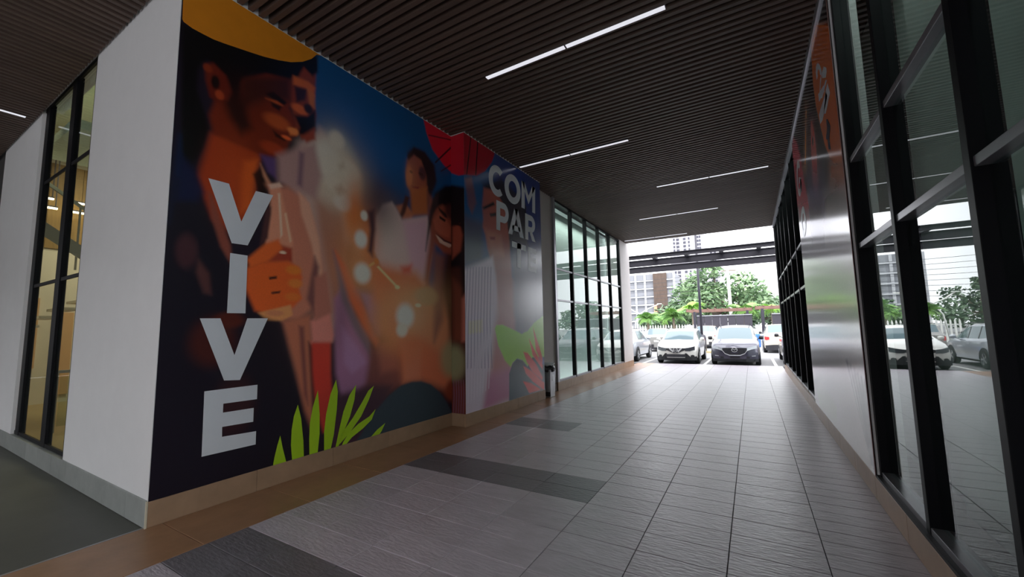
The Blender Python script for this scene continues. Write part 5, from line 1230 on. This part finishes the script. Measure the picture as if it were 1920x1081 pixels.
palm(1.85, 50.5, 3.3, 1.3, 'small bright palm above the right pergola', M_leafC, seed=5)

# utility pole and wires
up_ = empty('utility_pole', (-1.85, 50, ASPH))
tag(up_, 'pale concrete utility pole before the round-topped tree', 'pole')
MB().tube([(0, 0, 0), (-0.1, 0, 8.4)], [0.2, 0.13], 12).build('shaft', mat('pale_concrete', srgb(206, 206, 200), rough=0.8, vary=0.06), up_, smooth=True)
MB().box(-0.7, 0.7, -0.05, 0.05, 7.6, 7.72).build('cross_arm', M_bark, up_)
up2 = empty('utility_pole', (-30, 50.5, ASPH))
tag(up2, 'pale concrete utility pole far left, holding the other wire ends', 'pole')
MB().tube([(0, 0, 0), (0, 0, 9.6)], [0.2, 0.13], 12).build('shaft', MATS['pale_concrete'], up2, smooth=True)
M_wire = mat('black_wire', srgb(50, 50, 54), rough=0.6)
for k in range(8):
    z0, z1 = 4.3 + 0.62 * k, 4.6 + 0.4 * k
    pts = [(-29.79 + 27.6 * t, 50.5 - 0.5 * t, z0 + (z1 - z0) * t - 0.7 * math.sin(math.pi * t)) for t in [i / 14 for i in range(15)]]
    o = MB().tube(pts, 0.018, 5).build('overhead_wire', M_wire)
    tag(o, ('lowest', 'second lowest', 'third lowest', 'fourth lowest', 'fourth highest', 'third highest', 'second highest', 'highest')[k] + ' thin overhead wire left of the pale utility pole', 'wire', 'overhead wires left of the utility pole')
# white branching lamps at the far left
for i, (x, y) in enumerate(((-10.2, 41.0), (-19.0, 38.0))):
    t = empty('branching_lamp', (x, y, ASPH))
    Wm = M_pick
    MB().tube([(0, 0, 0), (0.25, 0, 2.2), (0.7, 0, 3.0)], 0.05, 8).build('stem', Wm, t, smooth=True)
    MB().tube([(0.7, 0, 3.0), (1.6, 0, 3.5), (2.6, 0, 3.9)], 0.045, 8).build('arm', Wm, t, smooth=True)
    MB().tube([(0.7, 0, 3.0), (0.1, 0, 3.3), (-0.5, 0, 3.8)], 0.045, 8).build('arm', Wm, t, smooth=True)
    for a in ((2.6, 3.9), (-0.5, 3.8)):
        MB().box(a[0] - 0.2, a[0] + 0.2, -0.08, 0.08, a[1] - 0.03, a[1] + 0.03).build('lamp_head', Wm, t)
    tag(t, ['white lamp with two branching arms by the exit column', 'white lamp with two branching arms mirrored in the right glass'][i], 'lamp')

# ------------------------------------------------------------------ buildings
M_conc = mat('grey_building_wall', srgb(128, 130, 136), rough=0.85, vary=0.06, scale=0.4)
M_slab = mat('pale_slab', srgb(176, 178, 182), rough=0.8, vary=0.03, scale=0.4)
M_brick = mat('brown_net_strip', srgb(84, 70, 62), rough=0.9, vary=0.22, scale=1.2, stretch=(1, 1, 0.4))
M_tower = mat('white_tower_wall', srgb(180, 178, 186), rough=0.85, vary=0.03, scale=0.1)
M_twin = mat('tower_window', srgb(60, 60, 72), rough=0.3)
def grey_block(x0, x1, y, h, label, floor_h=2.9, strip=None):
    c = (x0 + x1) / 2
    r = empty('office_block', (c, y, ASPH))
    MB().box(x0 - c, x1 - c, 0, 14, 0, h).build('wall', M_conc, r)
    z = 3.6
    while z < h + 0.1:
        MB().box(x0 - c - 0.3, x1 - c + 0.3, -0.5, 0.2, z - 0.22, z + 0.22).build('floor_slab', M_slab, r)
        z += floor_h
    n = 5
    for k in range(n + 1):
        x = x0 - c + (x1 - x0) * k / n
        MB().box(x - 0.35, x + 0.35, -0.35, 0.2, 0, h).build('column', M_slab, r)
    if strip:
        MB().box(strip[0] - c, strip[1] - c, -0.9, 0.1, 3.0, h).build('brown_strip', M_brick, r)
        MB().box(strip[0] - c - 0.1, strip[0] - c + 0.9, -1.0, -0.8, 2.5, h * 0.45).build('orange_hoist', mat('orange_hoist_paint', srgb(214, 150, 116), rough=0.7), r)
    tag(r, label, 'building')
grey_block(-39, -22.5, 150, 20.5, 'grey framed office block with brown net strip left of the tower', 2.9, (-29.4, -24.9))
grey_block(-78, -48, 120, 17, 'grey banded building mirrored in the right glass wall', 2.9)
def tower(x0, x1, y, h, label, cols_x, m, fh=3.0):
    c = (x0 + x1) / 2
    r = empty('tower_block', (c, y, ASPH))
    MB().box(x0 - c, x1 - c, 0, 20, 0, h).build('wall', m, r)
    for k, (a, b) in enumerate(((x0, x0 + 5), (x1 - 6, x1))):
        MB().box(a - c, b - c, -1.5, 0, 0, h - 4).build('bay', m, r)
    wm = {}
    for (cx, w) in cols_x:
        if w not in wm:
            wm[w] = MB().box(-w / 2, w / 2, -0.3, 0.1, 0, 1.9).mesh('window', M_twin)
        z = 8
        while z < h - 3:
            dy = -1.5 if (cx < x0 + 5 or cx > x1 - 6) else 0
            put('window', wm[w], r, (cx - c, dy, z))
            z += fh
    tag(r, label, 'building')
tower(-54, -28, 350, 92, 'tall white apartment tower with rows of dark windows', [(-50.5, 1.4), (-48.0, 2.4), (-42.8, 2.0), (-39.5, 1.2), (-33.5, 2.6), (-31.3, 1.2)], M_tower)
tower(-29, -20, 380, 66, 'paler slim tower behind the tall white tower', [(-26, 1.4), (-23, 1.4)], M_tower)
sb = empty('retail_building', (-34, 62, ASPH))
tag(sb, 'pale shop building with a red sign band mirrored in the right glass', 'building')
MB().box(-9, 9, 0, 12, 0, 9.5).build('wall', M_taupe, sb)
MB().box(-4, 8.5, -0.3, 0, 6.6, 8.6).build('sign_band', mat('red_sign', srgb(196, 40, 60), rough=0.5), sb)
for k in range(5):
    MB().box(-3.6 + k * 2.4, -1.6 + k * 2.4, -0.1, 0.05, 4.6, 6.2).build('window', M_twin, sb)
MB().box(-9.2, 9.2, -2.5, 0, 3.4, 3.9).build('awning', M_slab, sb)
